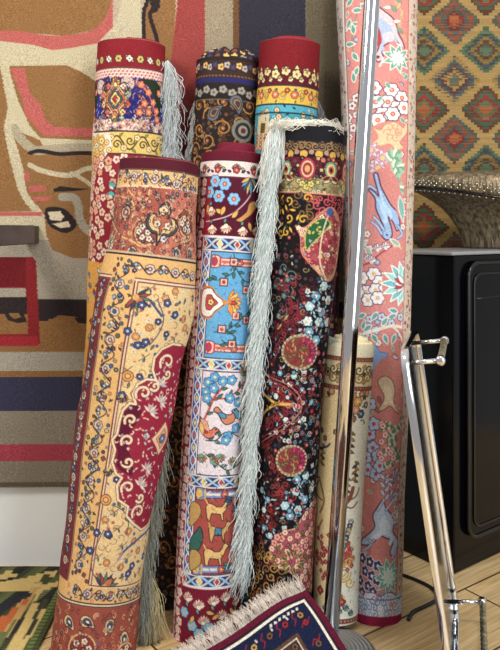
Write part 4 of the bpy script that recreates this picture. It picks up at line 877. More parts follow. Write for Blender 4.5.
# ---- 6 front: black-ground rug with paisleys and roundels
r = Roll([(131, 281, 347), (200, 277, 344), (290, 269, 334), (400, 262, 322), (480, 256, 317), (540, 252, 314), (600, 249, 311), (662, 246, 308)], 1.89, 1.93, seed=7, base=(26, 20, 24), k=1.9, lump=.006)
c = r.cv; K = (20, 16, 22); Q = lambda *p: rp(r, list(p))
c.band(r.y0, r.vy(140), (24, 24, 30))
c.band(r.vy(140), r.vy(155), (36, 28, 34)); ringrow(r, 146, 6.5, lambda u, v, i: (c.scroll(u, v, 4, i*1.5, 1 if i % 2 else -1, (160, 124, 72), 1, 1.2), c.scroll(u+3, v-2, 2.4, i, -1, (120, 96, 70), .8, 1)))
c.scatter((-r.um, r.um, r.vy(141), r.vy(154)), 90, 4, tangle(c, [(150, 116, 70), (100, 80, 66), (80, 70, 80)], None, 1.4), seed=39)
ringrow(r, 154, 14, lambda u, v, i: (c.disc(u, v, 3.6, (206, 158, 60)), c.disc(u+7, v-2, 2.4, (170, 130, 110))), 6)
c.band(r.vy(157), r.vy(178), (96, 22, 42))
c.scatter((-r.um, r.um, r.vy(158), r.vy(178)), 170, 4.4, tangle(c, [(200, 110, 80), (60, 30, 40), (170, 60, 70), (206, 170, 110), (70, 90, 90)], K, 2.0), seed=40)
def f6(u, v, i):
    if i % 2: 
        c.palmette(u, v, 12, -1.57, [(206, 120, 80), (180, 60, 70), (150, 150, 100)], K, 9)
        for rr_, cl in ((6.5, (90, 150, 130)), (5, (206, 190, 120)), (3.2, (190, 90, 50)), (1.8, (50, 30, 60))): c.disc(u, v-2, rr_, cl, rr_*1.25)
        for s_ in (1, -1): c.leaf(u, v+4, 11, 4, 1.57-s_*1.15, (96, 24, 36), (206, 170, 120)); c.leaf(u, v+8, 9, 3, 1.57-s_*1.3, (214, 190, 140), K)
    else:
        for rr_, cl in ((9, (170, 50, 66)), (7, (206, 180, 140)), (5.4, (150, 40, 60)), (3, (206, 160, 90))): c.disc(u, v-2, rr_*.8, cl, rr_*1.15)
c.band(r.vy(178), r.vy(192), (150, 140, 96)); c.scatter((-r.um, r.um, r.vy(178), r.vy(192)), 120, 4, tangle(c, [(206, 186, 110), (190, 150, 80), (96, 110, 70), (200, 190, 160), (130, 60, 60)], (70, 60, 40), 1.9), seed=41)
ringrow(r, 171, 23, f6, 6)
ringrow(r, 184, 23, lambda u, v, i: [c.flower(u+11*0+q*4-4, v+(q % 2)*3, 3, (206, 190, 100), (150, 110, 50), (80, 70, 40), 5) for q in range(3)] if i % 2 == 0 else None, 6)
c.band(r.vy(192), r.vy(193.6), (206, 150, 120)); c.band(r.vy(193.6), r.vy(194.6), (110, 30, 50))
# field texture everywhere
vT = r.vy(195)
c.scatter((-r.um, r.um, vT, r.y1), 1500, 4.8, tangle(c, [(120, 34, 46), (60, 70, 84), (96, 34, 44), (70, 60, 50), (50, 54, 70)], K, 1.8), seed=42)
t_ul = inpoly(Q((262, 196), (318, 196), (312, 214), (300, 226), (288, 232), (262, 236)))
c.scatter((-r.um, r.um, vT, r.vy(245)), 60, 6, lambda x, y, R: R.choice([lambda: c.scroll(x, y, 4.6, R.uniform(0, 6), R.choice((-1, 1)), (206, 160, 40), 1.6, .9), lambda: c.leaf(x, y, 7, 2.4, R.uniform(0, 6), (222, 172, 40)), lambda: c.scroll(x, y, 5, R.uniform(0, 6), 1, (130, 100, 50), 1.1, 1.2)])(), test=t_ul, seed=43)
t_ur = inpoly(Q((312, 196), (345, 196), (342, 236), (322, 232)))
c.scatter((-r.um, r.um, vT, r.vy(240)), 40, 5, lambda x, y, R: c.scroll(x, y, 4, R.uniform(0, 6), 1, (196, 70, 80), 1.2, 1.1), test=t_ur, seed=44)
# the great paisley
P = spline(Q((296, 226), (301, 236), (302, 252), (309, 262), (318, 272), (326, 281), (334, 274), (338, 250), (339, 222), (332, 208), (320, 214), (308, 226), (302, 228)), 5, True)
c.poly(P, (190, 150, 110), (206, 120, 100), 2); ctr = P.mean(0); c.poly((P-ctr)*.86+ctr, (170, 60, 76)); 
t_p = inpoly((P-ctr)*.9+ctr)
c.scatter((P[:, 0].min(), P[:, 0].max(), P[:, 1].min(), P[:, 1].max()), 220, 3.2, tangle(c, [(222, 150, 140), (190, 70, 90), (232, 214, 180), (206, 180, 110), (150, 40, 60)], (110, 40, 50), 2.0), test=t_p, seed=45)
c.poly(spline(Q((306, 232), (314, 222), (324, 218), (330, 224), (322, 234), (312, 244), (306, 250)), 4, True), (40, 90, 56), (190, 180, 100), 1)
c.scatter((r.m(304, 240)[0], r.m(330, 240)[0], r.vy(216), r.vy(250)), 20, 4, lambda x, y, R: c.leaf(x, y, 4, 2, R.uniform(0, 6), (190, 180, 80)), test=inpoly(Q((306, 232), (314, 222), (324, 218), (330, 224), (322, 234), (312, 244), (306, 250))), seed=46)
c.disc(*r.m(330, 212), 4, (60, 90, 150)); c.line(spline(Q((328, 216), (322, 236), (320, 262), (326, 280)), 6), 1.6, (214, 190, 160))
# crimson bands of scrolls
def scrollband(pts, cl, seed, w_=9, n_=40):
    R = random.Random(seed); S = spline(rp(r, pts), 10); 
    for i in range(n_): p = S[R.randrange(len(S))]; c.scroll(p[0]+R.uniform(-w_, w_), p[1]+R.uniform(-w_, w_), R.uniform(3, 5), R.uniform(0, 6), R.choice((-1, 1)), np.array(cl)*R.uniform(.6, 1.25), .85, 1.1)
scrollband([(285, 285), (292, 305), (286, 325), (275, 340), (270, 360)], (126, 36, 48), 1, 8, 60)
scrollband([(310, 290), (304, 310), (296, 330)], (110, 30, 44), 2, 7, 40)
scrollband([(265, 440), (278, 470), (280, 500), (266, 530)], (140, 44, 44), 3, 8, 60)
scrollband([(268, 380), (280, 392), (286, 402), (278, 416), (266, 424)], (140, 40, 50), 4, 6, 60)
for (x, y) in ((283, 321), (277, 330)): a = r.m(x, y); c.leaf(a[0], a[1], 10, 3, -.9, (190, 160, 110), K)
# dark teal flower vine, upper left of field
for (x, y) in ((276, 256), (284, 268), (278, 282), (292, 276), (288, 292), (274, 300), (282, 312), (270, 322)):
    a = r.m(x, y); c.scroll(a[0], a[1], 6, x, 1, (96, 110, 110), 1.1, 1.1); c.leaf(a[0]+3, a[1]+3, 6, 2.4, x*.7, (110, 130, 120), K); c.flower(a[0]-4, a[1]+4, 3, (80, 110, 120), (150, 150, 120), K)
# pale blue and white flowers at the right
def bluecluster(pts, s_=1):
    for i, (x, y) in enumerate(pts):
        a = r.m(x, y); c.disc(a[0], a[1], 5.4*s_, (30, 50, 70)); c.flower(a[0], a[1], 5*s_, [(170, 206, 214), (110, 160, 190), (214, 226, 222)][i % 3], (40, 70, 110), K, 6); c.disc(a[0], a[1], 1.6*s_, (226, 226, 210))
        for q in range(3): c.leaf(a[0]+5*math.cos(q*2.1+i), a[1]+5*math.sin(q*2.1+i), 6, 2.4, q*2.1+i, (150, 190, 200), K)
bluecluster([(324, 286), (316, 296), (328, 300), (310, 306), (322, 312), (308, 321), (319, 322), (309, 332), (327, 322), (303, 338), (316, 340)])
bluecluster([(306, 476), (297, 480), (312, 488), (296, 492), (305, 500), (312, 506), (298, 510), (290, 516), (305, 518), (285, 506)], .9)
bluecluster([(270, 382), (280, 373), (290, 384), (294, 376), (302, 390), (276, 396), (304, 371), (312, 380), (286, 420), (276, 432), (292, 430), (300, 420), (296, 408), (270, 350)], .62)
bluecluster([(270, 536), (264, 528), (278, 540), (262, 490), (268, 500), (264, 510)], .66)
c.scatter((r.m(285, 400)[0], r.um*.9, r.vy(360), r.vy(450)), 110, 6.5, tangle(c, [(206, 206, 196), (190, 70, 80), (96, 150, 180), (214, 130, 120), (150, 40, 60)], K, 2.5), seed=47)
c.scatter((r.m(300, 300)[0], r.um*.9, r.vy(282), r.vy(530)), 120, 8, tangle(c, [(190, 200, 200), (190, 70, 90), (96, 150, 180)], K, 2.4), seed=48)
c.scatter((-r.um, r.um, r.vy(235), r.y1), 420, 6.5, lambda x, y, R: R.choice([lambda: c.leaf(x, y, 4, 1.6, R.uniform(0, 6), (190, 180, 150)), lambda: c.flower(x, y, 1.8, (180, 80, 80), (220, 190, 120), None), lambda: c.scroll(x, y, 3.2, R.uniform(0, 6), 1, (150, 130, 80), .8, 1), lambda: c.leaf(x, y, 4, 1.6, R.uniform(0, 6), (110, 160, 180)), lambda: c.scroll(x, y, 3, R.uniform(0, 6), -1, (150, 60, 60), .9, 1)])(), seed=148)
# roundels
for (x, y, rx) in ((300, 352, 17), (292, 461, 15)):
    a = r.m(x, y); c.disc(a[0], a[1], rx+1.5, (150, 130, 100), (rx+1.5)*.92); c.disc(a[0], a[1], rx-1.2, (130, 60, 50), (rx-1.2)*.9)
    for q in range(26): t = q*2.4; c.leaf(a[0]-2+rx*.032*q*math.cos(t), a[1]+rx*.03*q*math.sin(t), 6.5, 2.6, t+1.2, [(170, 140, 90), (190, 96, 70), (110, 116, 70), (140, 44, 54)][q % 4], (90, 40, 40), .5)
    for q in range(9): t = -1.3+q*.24; c.flower(a[0]+rx*.8*math.cos(t), a[1]+rx*.72*math.sin(t), 3.2, [(190, 50, 90), (150, 30, 80)][q % 2], (226, 160, 180), (80, 20, 40))
    for q in range(26): t = q*.2416; c.disc(a[0]+(rx+.6)*math.cos(t), a[1]+(rx+.6)*.92*math.sin(t), 1.1, (196, 176, 140))
# gold branching figure
for pts in (((256, 388), (266, 396), (276, 403), (290, 404)), ((256, 420), (266, 410), (276, 404))):
    c.line(spline(Q(*pts), 6), 3, (206, 150, 50)); c.line(spline(Q(*pts), 6), 1, (240, 200, 100))
for q in range(5): c.leaf(*r.m(262+q*4, 404), 6, 2.4, 1.2-q*.6, (190, 140, 60), K)
for k_ in range(3): c.line(spline(Q((262, 372-k_*4), (284+k_*3, 386-k_*2), (298+k_*4, 404), (284+k_*3, 424+k_*2), (262, 438+k_*4)), 6), 1.2, [(150, 50, 60), (190, 100, 80), (110, 30, 44)][k_])
# peach paisley low right
P = spline(Q((316, 500), (318, 540), (318, 590), (304, 586), (290, 572), (276, 566), (270, 554), (274, 540), (284, 532), (296, 528), (304, 516)), 5, True)
c.poly(P, (170, 80, 90), (206, 150, 130), 1.6); t_p = inpoly(P)
c.scatter((P[:, 0].min(), P[:, 0].max(), P[:, 1].min(), P[:, 1].max()), 160, 4.4, lambda x, y, R: R.choice([lambda: c.flower(x, y, 3.4, (226, 160, 140), (190, 60, 70), (110, 40, 60)), lambda: c.flower(x, y, 3, (236, 196, 170), (206, 130, 70), (120, 50, 60), 6), lambda: c.leaf(x, y, 6, 2.6, R.uniform(0, 6), (120, 130, 60), K), lambda: c.leaf(x, y, 5, 2.4, R.uniform(0, 6), (190, 90, 110), K)])(), test=t_p, seed=49)
for q in range(9): a = r.m(293, 562); t = q*.7; c.leaf(a[0]+6*math.cos(t), a[1]+5*math.sin(t), 8, 3, t, (70, 90, 50), (190, 170, 90))
c.scatter((-r.um, r.m(285, 580)[0], r.vy(548), r.vy(640)), 70, 6, lambda x, y, R: c.scroll(x, y, 4.6, R.uniform(0, 6), R.choice((-1, 1)), R.choice([(190, 140, 60), (140, 100, 50)]), 1.3, 1.1), seed=50)
root6 = r.build('black-ground rolled rug with paisleys and round medallions, a pale fringe down its left', (24, 24, 30), group='rolled silk rugs', turns=2, tele=.0)
ROLL6 = r

# ---- 7 short cream roll behind the pole
r = Roll([(342, 325, 374), (375, 322.5, 372), (480, 316, 364), (560, 314, 360), (634, 312, 357)], 1.908, 1.94, seed=8, base=(234, 232, 216), k=2.0, lump=.006, df=.68, zfloor=.0235)
c = r.cv; K = (70, 50, 50); Q = lambda *p: rp(r, list(p))
c.poly([(-r.um, r.vy(388)), (r.m(338, 400)[0], r.vy(388)), (r.m(334, 480)[0], r.vy(500)), (r.m(334, 480)[0], r.vy(640)), (-r.um, r.vy(640))], (226, 202, 150))  # warmer light on the left side, put into the colour as gold-beige
c.band(r.y0, r.vy(357), (236, 226, 190))
c.band(r.vy(357), r.vy(361.5), (130, 76, 62)); c.band(r.vy(361.5), r.vy(363), (206, 180, 140)); c.band(r.vy(386), r.vy(390.5), (130, 76, 62)); c.band(r.vy(385), r.vy(386), (214, 190, 150)); c.band(r.vy(363), r.vy(385), (226, 210, 164))
ringrow(r, 359.5, 3.5, lambda u, v, i: c.disc(u, v, .8, (190, 120, 90))); ringrow(r, 388, 3.5, lambda u, v, i: c.disc(u, v, .8, (190, 120, 90)))
def f7(u, v, i):
    for s_ in (1, -1):
        c.scroll(u+s_*7, v-4, 5, 0, s_, (80, 64, 50), 1.3, 1.2); c.scroll(u+s_*8, v+4, 5.2, 3, -s_, (150, 110, 50), 1.4, 1.2); c.leaf(u+s_*3, v, 7, 2.6, 1.57*s_, (180, 150, 80), K)
    c.flower(u, v, 4, (190, 150, 90), (70, 90, 110), K, 6); c.disc(u, v, 1.8, (60, 60, 80)); c.disc(u+13, v, 2.6, (90, 70, 50)); c.flower(u+13, v-7, 2.2, (200, 170, 100), (150, 80, 50), K, 4); c.flower(u+13, v+7, 2.2, (200, 170, 100), (150, 80, 50), K, 4)
ringrow(r, 374, 26, f7, 20)
# scalloped bouquet border hanging from the line
for u in np.arange(-r.um, r.um, 19): c.scroll(u, r.vy(395), 7, 0, 1, (190, 160, 110), 1.2, .6); c.disc(u+8, r.vy(393), 4, (150, 90, 70)); c.disc(u+8, r.vy(393), 2.4, (206, 170, 120)); c.leaf(u+2, r.vy(394), 7, 3, .8, (96, 70, 60), K)
for (x, y, cl, z) in ((352, 398, (222, 140, 70), 5.4), (358, 402, (230, 170, 90), 4.6), (346, 405, (206, 110, 110), 4), (356, 410, (226, 150, 130), 4.2), (350, 414, (150, 60, 70), 3.6), (361, 414, (60, 90, 140), 4.2), (343, 396, (190, 100, 120), 3.4), (366, 405, (150, 110, 120), 3.2), (353, 419, (190, 80, 60), 3.2), (346, 392, (120, 70, 90), 3), (362, 394, (206, 120, 60), 3)):
    a = r.m(x, y); c.flower(a[0], a[1], z, cl, (236, 210, 140), K, 6)
for i in range(30): a = r.m(338+random.Random(i).uniform(0, 28), 392+random.Random(i+50).uniform(0, 30)); c.leaf(a[0], a[1], 4, 1.8, i, [(90, 130, 90), (150, 160, 100), (120, 90, 60)][i % 3])
for (x, y, s_) in ((349, 440, 1), (355, 470, .8), (346, 486, .8), (322, 452, .8)):
    a = r.m(x, y)
    for q in range(7): c.leaf(a[0]+(q % 2)*3-1, a[1]-8+q*3, 8*s_, 3.6*s_, 2.6 if q % 2 else .4, [(150, 110, 50), (90, 60, 50), (180, 150, 80)][q % 3], K)
for (x, y) in ((322, 430), (325, 438), (336, 432), (338, 440)): a = r.m(x, y); c.flower(a[0], a[1], 2.4, (120, 90, 80), (190, 150, 90), K)
c.line(spline(Q((318, 448), (326, 447), (330, 444)), 5), 2, (60, 70, 90)); c.line(spline(Q((314, 470), (320, 478), (316, 490), (322, 500)), 5), 1.6, (130, 90, 60))
# antlered brown beast and coral trees
for pts, wd, cl in ((((353, 488), (350, 498), (345, 505), (341, 515), (340, 526), (342, 534)), 4, (140, 80, 60)), (((350, 500), (356, 496), (359, 488)), 1.4, (130, 80, 60)), (((345, 506), (352, 508), (357, 502)), 1.4, (130, 80, 60)), (((320, 480), (324, 500), (320, 512)), 2.6, (150, 120, 60)), (((322, 520), (318, 532), (322, 545)), 2, (150, 110, 60)), (((341, 496), (347, 490)), 1.4, (110, 70, 60))):
    c.line(spline(Q(*pts), 6), wd, cl)
for (x, y, n_, cl) in ((321, 556, 34, (170, 50, 56)), (346, 553, 34, (200, 84, 74))):
    R = random.Random(x)
    for i in range(n_): a = r.m(x+R.gauss(0, 4.2), y+R.gauss(0, 9)); c.flower(a[0], a[1], 2.1, cl, (226, 150, 120), (110, 40, 40), 4, ow=.3)
for i in range(7): a = r.m(351-i*1.2, 522+i*4); c.flower(a[0], a[1], 2.6, [(110, 130, 150), (70, 80, 110), (150, 170, 120)][i % 3], (226, 220, 200), K)
a = r.m(343, 573)
for rr_ in (9, 6, 3): c.line([(a[0]+rr_*math.cos(t), a[1]+rr_*math.sin(t)) for t in np.linspace(0, 5.2, 16)], 1.6, (206, 170, 70))
for s_ in (1, -1): c.scroll(a[0]+s_*8, a[1]+10, 6, 0, s_, (214, 180, 80), 1.8, 1.2); c.scroll(a[0]+s_*6, a[1]-10, 5, 0, -s_, (214, 180, 80), 1.6, 1.2)
for (x, y, z) in ((338, 596, 4), (342, 602, 3.6), (320, 590, 4), (336, 603, 3)): a = r.m(x, y); c.flower(a[0], a[1], z, (180, 36, 44), (226, 160, 90), (60, 60, 50), 4)
for (x, y) in ((338, 613), (345, 610), (350, 615), (325, 610)): a = r.m(x, y); c.palmette(a[0], a[1], 6, -1.2, [(60, 110, 150), (150, 190, 200), (110, 150, 120)], K, 5)
c.scatter((-r.um, r.um, r.vy(520), r.vy(612)), 60, 8, tangle(c, [(150, 180, 170), (222, 190, 110), (190, 210, 200), (206, 160, 130)], None, 1.8), seed=55)
c.band(r.vy(619), r.vy(624), (130, 70, 60)); ringrow(r, 621.5, 4, lambda u, v, i: c.disc(u, v, 1, (206, 150, 120))); c.band(r.vy(624), r.y1, (214, 206, 186))
root7 = r.build('short cream rolled rug with brown-lined scroll band, standing behind the chrome pole', (236, 220, 172), group='rolled silk rugs', turns=4, tele=.0036, tele2=.007, thick=.008)

# ---- 8 tall pink runner on the right
r = Roll([(-60, 336, 420), (0, 336, 417), (130, 342, 415), (230, 343, 413), (320, 344, 410), (400, 346, 409), (480, 348, 405), (560, 351, 403), (600, 354, 401.5), (640, 355, 400)], 1.945, 2.165, seed=9, base=(208, 130, 124), k=1.7, lump=.006, df=.64)
c = r.cv; K = (96, 60, 84); Q = lambda *p: rp(r, list(p)); WH = (226, 216, 210)
uA, uB = r.m(349, 120)[0], r.m(407.5, 150)[0]
c.scatter((uA, uB, r.y0, r.vy(590)), 330, 11, lambda x, y, R: R.choice([lambda: c.flower(x, y, 3.4, (226, 214, 206), (206, 130, 110), K), lambda: c.leaf(x, y, 7, 3, R.uniform(0, 6), (120, 170, 150), (226, 214, 200)), lambda: c.leaf(x, y, 6, 3, R.uniform(0, 6), (214, 170, 130), (190, 140, 110)), lambda: c.flower(x, y, 2.6, (150, 170, 200), (226, 190, 170), K)])(), seed=60)
def bl(pts, n_=4): return spline(Q(*pts), n_, True)
def clear(x, y, rr_, ry=None): a = r.m(x, y); c.disc(a[0], a[1], rr_, (208, 130, 124), ry or rr_)
# climbing leaves left of the pole
c.line(spline(Q((368, -10), (360, 6), (354, 24), (352, 44), (356, 60)), 6), 1, (110, 140, 120))
for i, (x, y) in enumerate(((350, 6), (356, 10), (366, 3), (354, 18), (363, 22), (350, 30), (358, 34), (366, 42), (349, 44), (356, 52), (362, 66), (352, 60), (348, 74), (358, 82))):
    a = r.m(x, y); c.leaf(a[0]-4, a[1], 11, 5, -.8+i*.9, (96, 160, 140), WH, 1)
for (x, y) in ((352, 106), (349, 118), (353, 128), (356, 98)): a = r.m(x, y); c.flower(a[0], a[1], 4.4, WH, (130, 60, 90), K)
# pale hound leaping upside down at the top
clear(385, 30, 24, 34)
P = bl(((370, 2), (378, 6), (386, 12), (393, 18), (397, 26), (399, 34), (404, 44), (404, 50), (398, 42), (394, 38), (390, 42), (384, 46), (382, 52), (384, 58), (378, 62), (375, 56), (378, 50), (380, 42), (378, 34), (374, 24), (370, 14)))
c.poly(P, (206, 186, 190), K, 1.2); ctr = P.mean(0); c.poly((P-ctr)*.6+ctr, (160, 176, 206)); c.disc(*r.m(389, 37), 5, (200, 190, 200)); c.disc(*r.m(378, 57), 1.6, (120, 40, 60))
c.poly(bl(((374, 22), (380, 30), (382, 42), (377, 46), (372, 38))), (170, 60, 70), None)
for pts in (((398, 44), (404, 52), (403, 58)), ((370, 4), (376, -6), (374, -16)), ((384, 58), (380, 66))): c.line(spline(Q(*pts), 5), 2, (214, 196, 196))
c.line(spline(Q((396, 2), (402, 14), (400, 26), (406, 40)), 6), 2.4, (214, 160, 110)); 
for i in range(8): a = r.m(393+i % 3*4, -8+i*5); c.leaf(a[0], a[1], 9, 4, i, [(226, 214, 200), (110, 150, 130), (214, 170, 130)][i % 3], (150, 110, 100))
def starleaf(x, y, R_, n_, c1, c2, a0=0):
    a = r.m(x, y)
    for i in range(n_): c.leaf(a[0], a[1], R_, R_*.42, a0+i*6.283/n_, c1, c2, 1)
    for i in range(n_): c.leaf(a[0], a[1], R_*.6, R_*.24, a0+i*6.283/n_, c2)
clear(398, 58, 12); starleaf(398, 58, 14, 9, (110, 160, 140), WH)
# white blossom cluster
clear(388, 104, 22, 24)
for (x, y) in ((392, 90), (402, 98), (388, 102), (397, 108), (376, 102), (383, 114), (393, 114), (374, 88), (404, 108), (378, 120)):
    a = r.m(x, y); c.flower(a[0], a[1], 6.8, (236, 230, 226), (206, 100, 100), K, 6, ow=.9); c.disc(a[0], a[1], 2.4, (206, 90, 90)); c.disc(a[0], a[1], 1.2, (222, 170, 110))
for (x, y, a_) in ((386, 82, 1), (404, 80, -1), (382, 96, 2.2), (400, 118, .6)): a = r.m(x, y); c.leaf(a[0], a[1], 8, 4, a_, (110, 160, 140), WH)
# cream lion-like beast
clear(390, 138, 20, 16)
P = bl(((372, 126), (380, 130), (386, 124), (396, 122), (403, 128), (406, 122), (407, 132), (400, 142), (404, 148), (396, 150), (390, 144), (382, 146), (372, 144), (378, 138), (376, 132))); c.poly(P, (226, 190, 150), (190, 130, 100), 1)
for q in range(7): a = r.m(393+5*math.cos(q), 132+6*math.sin(q)); c.scroll(a[0], a[1], 4, q, 1, (206, 150, 120), 1.1, 1)
for (x, y) in ((383, 158), (371, 150), (378, 168)): starleaf(x, y, 9, 7, (226, 222, 214), (180, 130, 160)); a = r.m(x, y); c.disc(a[0], a[1], 2.4, (222, 190, 120))
clear(396, 178, 12, 22); 
for y in (160, 170, 180, 192): a = r.m(396, y); c.palmette(a[0], a[1], 13, -1.0 if y % 20 else -2.0, [(150, 190, 160), (226, 222, 200), (110, 160, 130)], None, 7)
# blue hare running downwards
clear(384, 205, 18, 36)
P = bl(((368, 189), (374, 191), (379, 196), (376, 184), (374, 174), (378, 174), (381, 186), (386, 196), (391, 205), (397, 212), (400, 224), (397, 231), (393, 222), (388, 217), (391, 226), (392, 236), (386, 240), (380, 232), (384, 228), (380, 218), (376, 208), (375, 198)))
c.poly(P, (150, 180, 222), K, 1.3); ctr = P.mean(0); c.poly((P-ctr)*.5+ctr, (176, 206, 236))
for pts in (((382, 234), (377, 226), (372, 222)), ((384, 230), (379, 222), (374, 217)), ((398, 226), (402, 234), (398, 238)), ((376, 190), (370, 186), (366, 190))): c.line(spline(Q(*pts), 5), 3, (96, 80, 110)); c.line(spline(Q(*pts), 5), 2, (160, 190, 226))
c.disc(*r.m(387, 235), 1, K)
clear(400, 205, 5, 12); c.leaf(*r.m(400, 196), 26, 7, 1.4, (120, 180, 170), WH, 1)
for (x, y) in ((352, 204), (354, 222), (358, 248), (366, 246), (400, 246)): a = r.m(x, y); c.leaf(a[0], a[1], 13, 5, -.5+x, (150, 180, 160), WH, 1)
# blossom branch
c.line(spline(Q((352, 278), (362, 266), (372, 262), (380, 254), (392, 246)), 6), 1.3, (150, 50, 70))
for (x, y) in ((361, 248), (378, 248), (386, 246), (368, 258), (358, 262), (372, 260), (352, 252)): a = r.m(x, y); c.palmette(a[0], a[1]+2, 7, -1.57, [(236, 230, 226), (226, 210, 210)], K, 5)
clear(368, 286, 16, 18)
for (x, y) in ((362, 278), (374, 274), (380, 282), (366, 292), (376, 290), (358, 292), (386, 288), (368, 300), (378, 298)): a = r.m(x, y); c.flower(a[0], a[1], 6.6, (230, 224, 226), (222, 180, 120), K, 6, ow=.8)
# great blue-green palmette
clear(396, 284, 14, 28); a = r.m(404, 284)
for i in range(9): t = math.pi+(i-4)*.42; c.leaf(a[0], a[1], 26-abs(i-4)*1.2, 8, t, [(110, 180, 190), (150, 206, 200)][i % 2], (226, 236, 226), 1.2)
for i in range(5): t = math.pi+(i-2)*.4; c.leaf(a[0], a[1], 13, 5, t, (200, 50, 70) if i % 2 else (236, 226, 214), K)
for (x, y) in ((352, 312), (366, 314), (378, 312), (388, 318), (362, 330), (372, 325), (398, 312)): a = r.m(x, y); c.leaf(a[0], a[1], 11, 5, 1.2+x, (90, 160, 160), WH, 1); c.flower(a[0]+4, a[1]+5, 4, (170, 200, 216), (190, 90, 110), K)
c.line(spline(Q((344, 330), (360, 334), (376, 330), (392, 326), (404, 328)), 6), 3, (226, 214, 196)); c.line(spline(Q((392, 326), (400, 334), (404, 346)), 6), 2, (226, 214, 196))
for (x, y, a_) in ((358, 330, -2), (372, 334, 1), (382, 326, -1), (384, 334, 1.2), (396, 334, 2), (402, 326, -.8), (364, 338, 2)): a = r.m(x, y); c.leaf(a[0], a[1], 11, 5, a_, (96, 160, 150), WH, 1)
# blue bird-leaf and cream goat
c.poly(bl(((374, 346), (380, 352), (388, 354), (384, 362), (378, 372), (376, 386), (372, 378))), (130, 170, 222), (100, 120, 180), 1)
clear(388, 388, 17, 30)
P = bl(((380, 378), (386, 376), (392, 380), (395, 390), (394, 402), (398, 410), (403, 414), (396, 412), (390, 406), (384, 410), (376, 412), (382, 404), (384, 396), (380, 388), (378, 382))); c.poly(P, (214, 190, 160), (150, 100, 90), 1.2); ctr = P.mean(0); c.poly((P-ctr)*.55+ctr, (230, 210, 180))
for pts in (((386, 376), (390, 370), (394, 366)), ((396, 408), (402, 416)), ((380, 410), (374, 414))): c.line(spline(Q(*pts), 5), 1.8, (190, 150, 120))
for (x, y) in ((378, 396), (374, 406), (398, 360), (392, 356), (402, 372), (404, 392), (402, 350)): a = r.m(x, y); c.leaf(a[0], a[1], 9, 4, x+y, [(150, 110, 90), (206, 190, 200), (190, 150, 130)][(x+y) % 3], (110, 70, 80))
for (x, y) in ((370, 434), (373, 448), (378, 456), (366, 458), (374, 424), (368, 470), (376, 474), (370, 404), (380, 466)): a = r.m(x, y); c.flower(a[0], a[1], 6.6, (176, 200, 232), (222, 170, 150), K, 5, x, ow=.8); c.disc(a[0], a[1], 2, (190, 70, 80))
clear(394, 446, 16, 26)
for i in range(30):
    R = random.Random(i+5); a = r.m(392+R.uniform(-9, 10), 447+R.uniform(-26, 22)); c.palmette(a[0], a[1], 7, R.uniform(-2.4, -.8), [(110, 140, 110), (84, 124, 104), (206, 206, 180)], None, 5)
for i in range(10): R = random.Random(i); a = r.m(386+R.uniform(-8, 8), 440+R.uniform(-20, 20)); c.flower(a[0], a[1], 3.2, (226, 206, 200), (200, 50, 70), (190, 60, 80))
for (x, y, a_) in ((386, 484, -.9), (392, 500, -1.2), (396, 478, -1)): a = r.m(x, y); c.palmette(a[0], a[1], 12, a_, [(220, 214, 210), (150, 130, 170)], K, 7)
# pale blue horned beast with its plume
clear(380, 528, 20, 34)
P = bl(((383, 500), (386, 508), (391, 514), (394, 522), (393, 532), (398, 540), (397, 548), (393, 556), (390, 552), (393, 542), (386, 538), (380, 536), (375, 541), (368, 545), (361, 544), (363, 538), (370, 533), (375, 526), (373, 516), (377, 508)))
c.poly(P, (180, 200, 226), K, 1.4); ctr = P.mean(0); c.poly((P-ctr)*.55+ctr+(2, 0), (206, 220, 236))
for t in range(6): a = r.m(385, 496-t*4); c.leaf(a[0], a[1]+4, 9, 4, -1.57+(-1)**t*.7, (200, 206, 220), K)
for pts in (((386, 510), (392, 502), (398, 494), (402, 486)), ((378, 510), (384, 500)), ((396, 550), (392, 558)), ((374, 540), (368, 548), (362, 550)), ((366, 538), (372, 542))): c.line(spline(Q(*pts), 5), 3, (100, 90, 120)); c.line(spline(Q(*pts), 5), 2, (186, 204, 228))
clear(396, 516, 5, 8); starleaf(399, 514, 12, 8, (110, 150, 130), WH)
for (x, y) in ((362, 558), (370, 562), (378, 566), (365, 571), (372, 576), (360, 580), (368, 586), (377, 580), (384, 572), (362, 592), (373, 592), (356, 572)): a = r.m(x, y); c.flower(a[0], a[1], 5.4, (66, 66, 120), (226, 210, 210), WH, 5, ow=.9); c.disc(a[0], a[1], 1.5, (236, 226, 220))
clear(390, 580, 14, 18); starleaf(389, 577, 19, 9, (110, 170, 160), (206, 226, 214), .3)
# cloud band and crimson foot
v_a, v_b = r.vy(598), r.vy(617)
c.band(v_a, v_b, (206, 216, 230)); c.poly([(u, v_a-4*abs(math.sin(u*.13))-1) for u in np.linspace(-r.um, r.um, 90)]+[(r.um, v_a+2), (-r.um, v_a+2)], (210, 220, 234), K, .9)
c.scatter((-r.um, r.um, v_a-2, v_b-2), 130, 5.4, lambda x, y, R: c.scroll(x, y, 4.4, R.uniform(0, 6), R.choice((-1, 1)), R.choice([(110, 130, 180), (190, 110, 130), (240, 240, 244), (120, 170, 190)]), 1.1, 1.1), seed=61)
c.band(v_b, r.y1, (150, 20, 66))
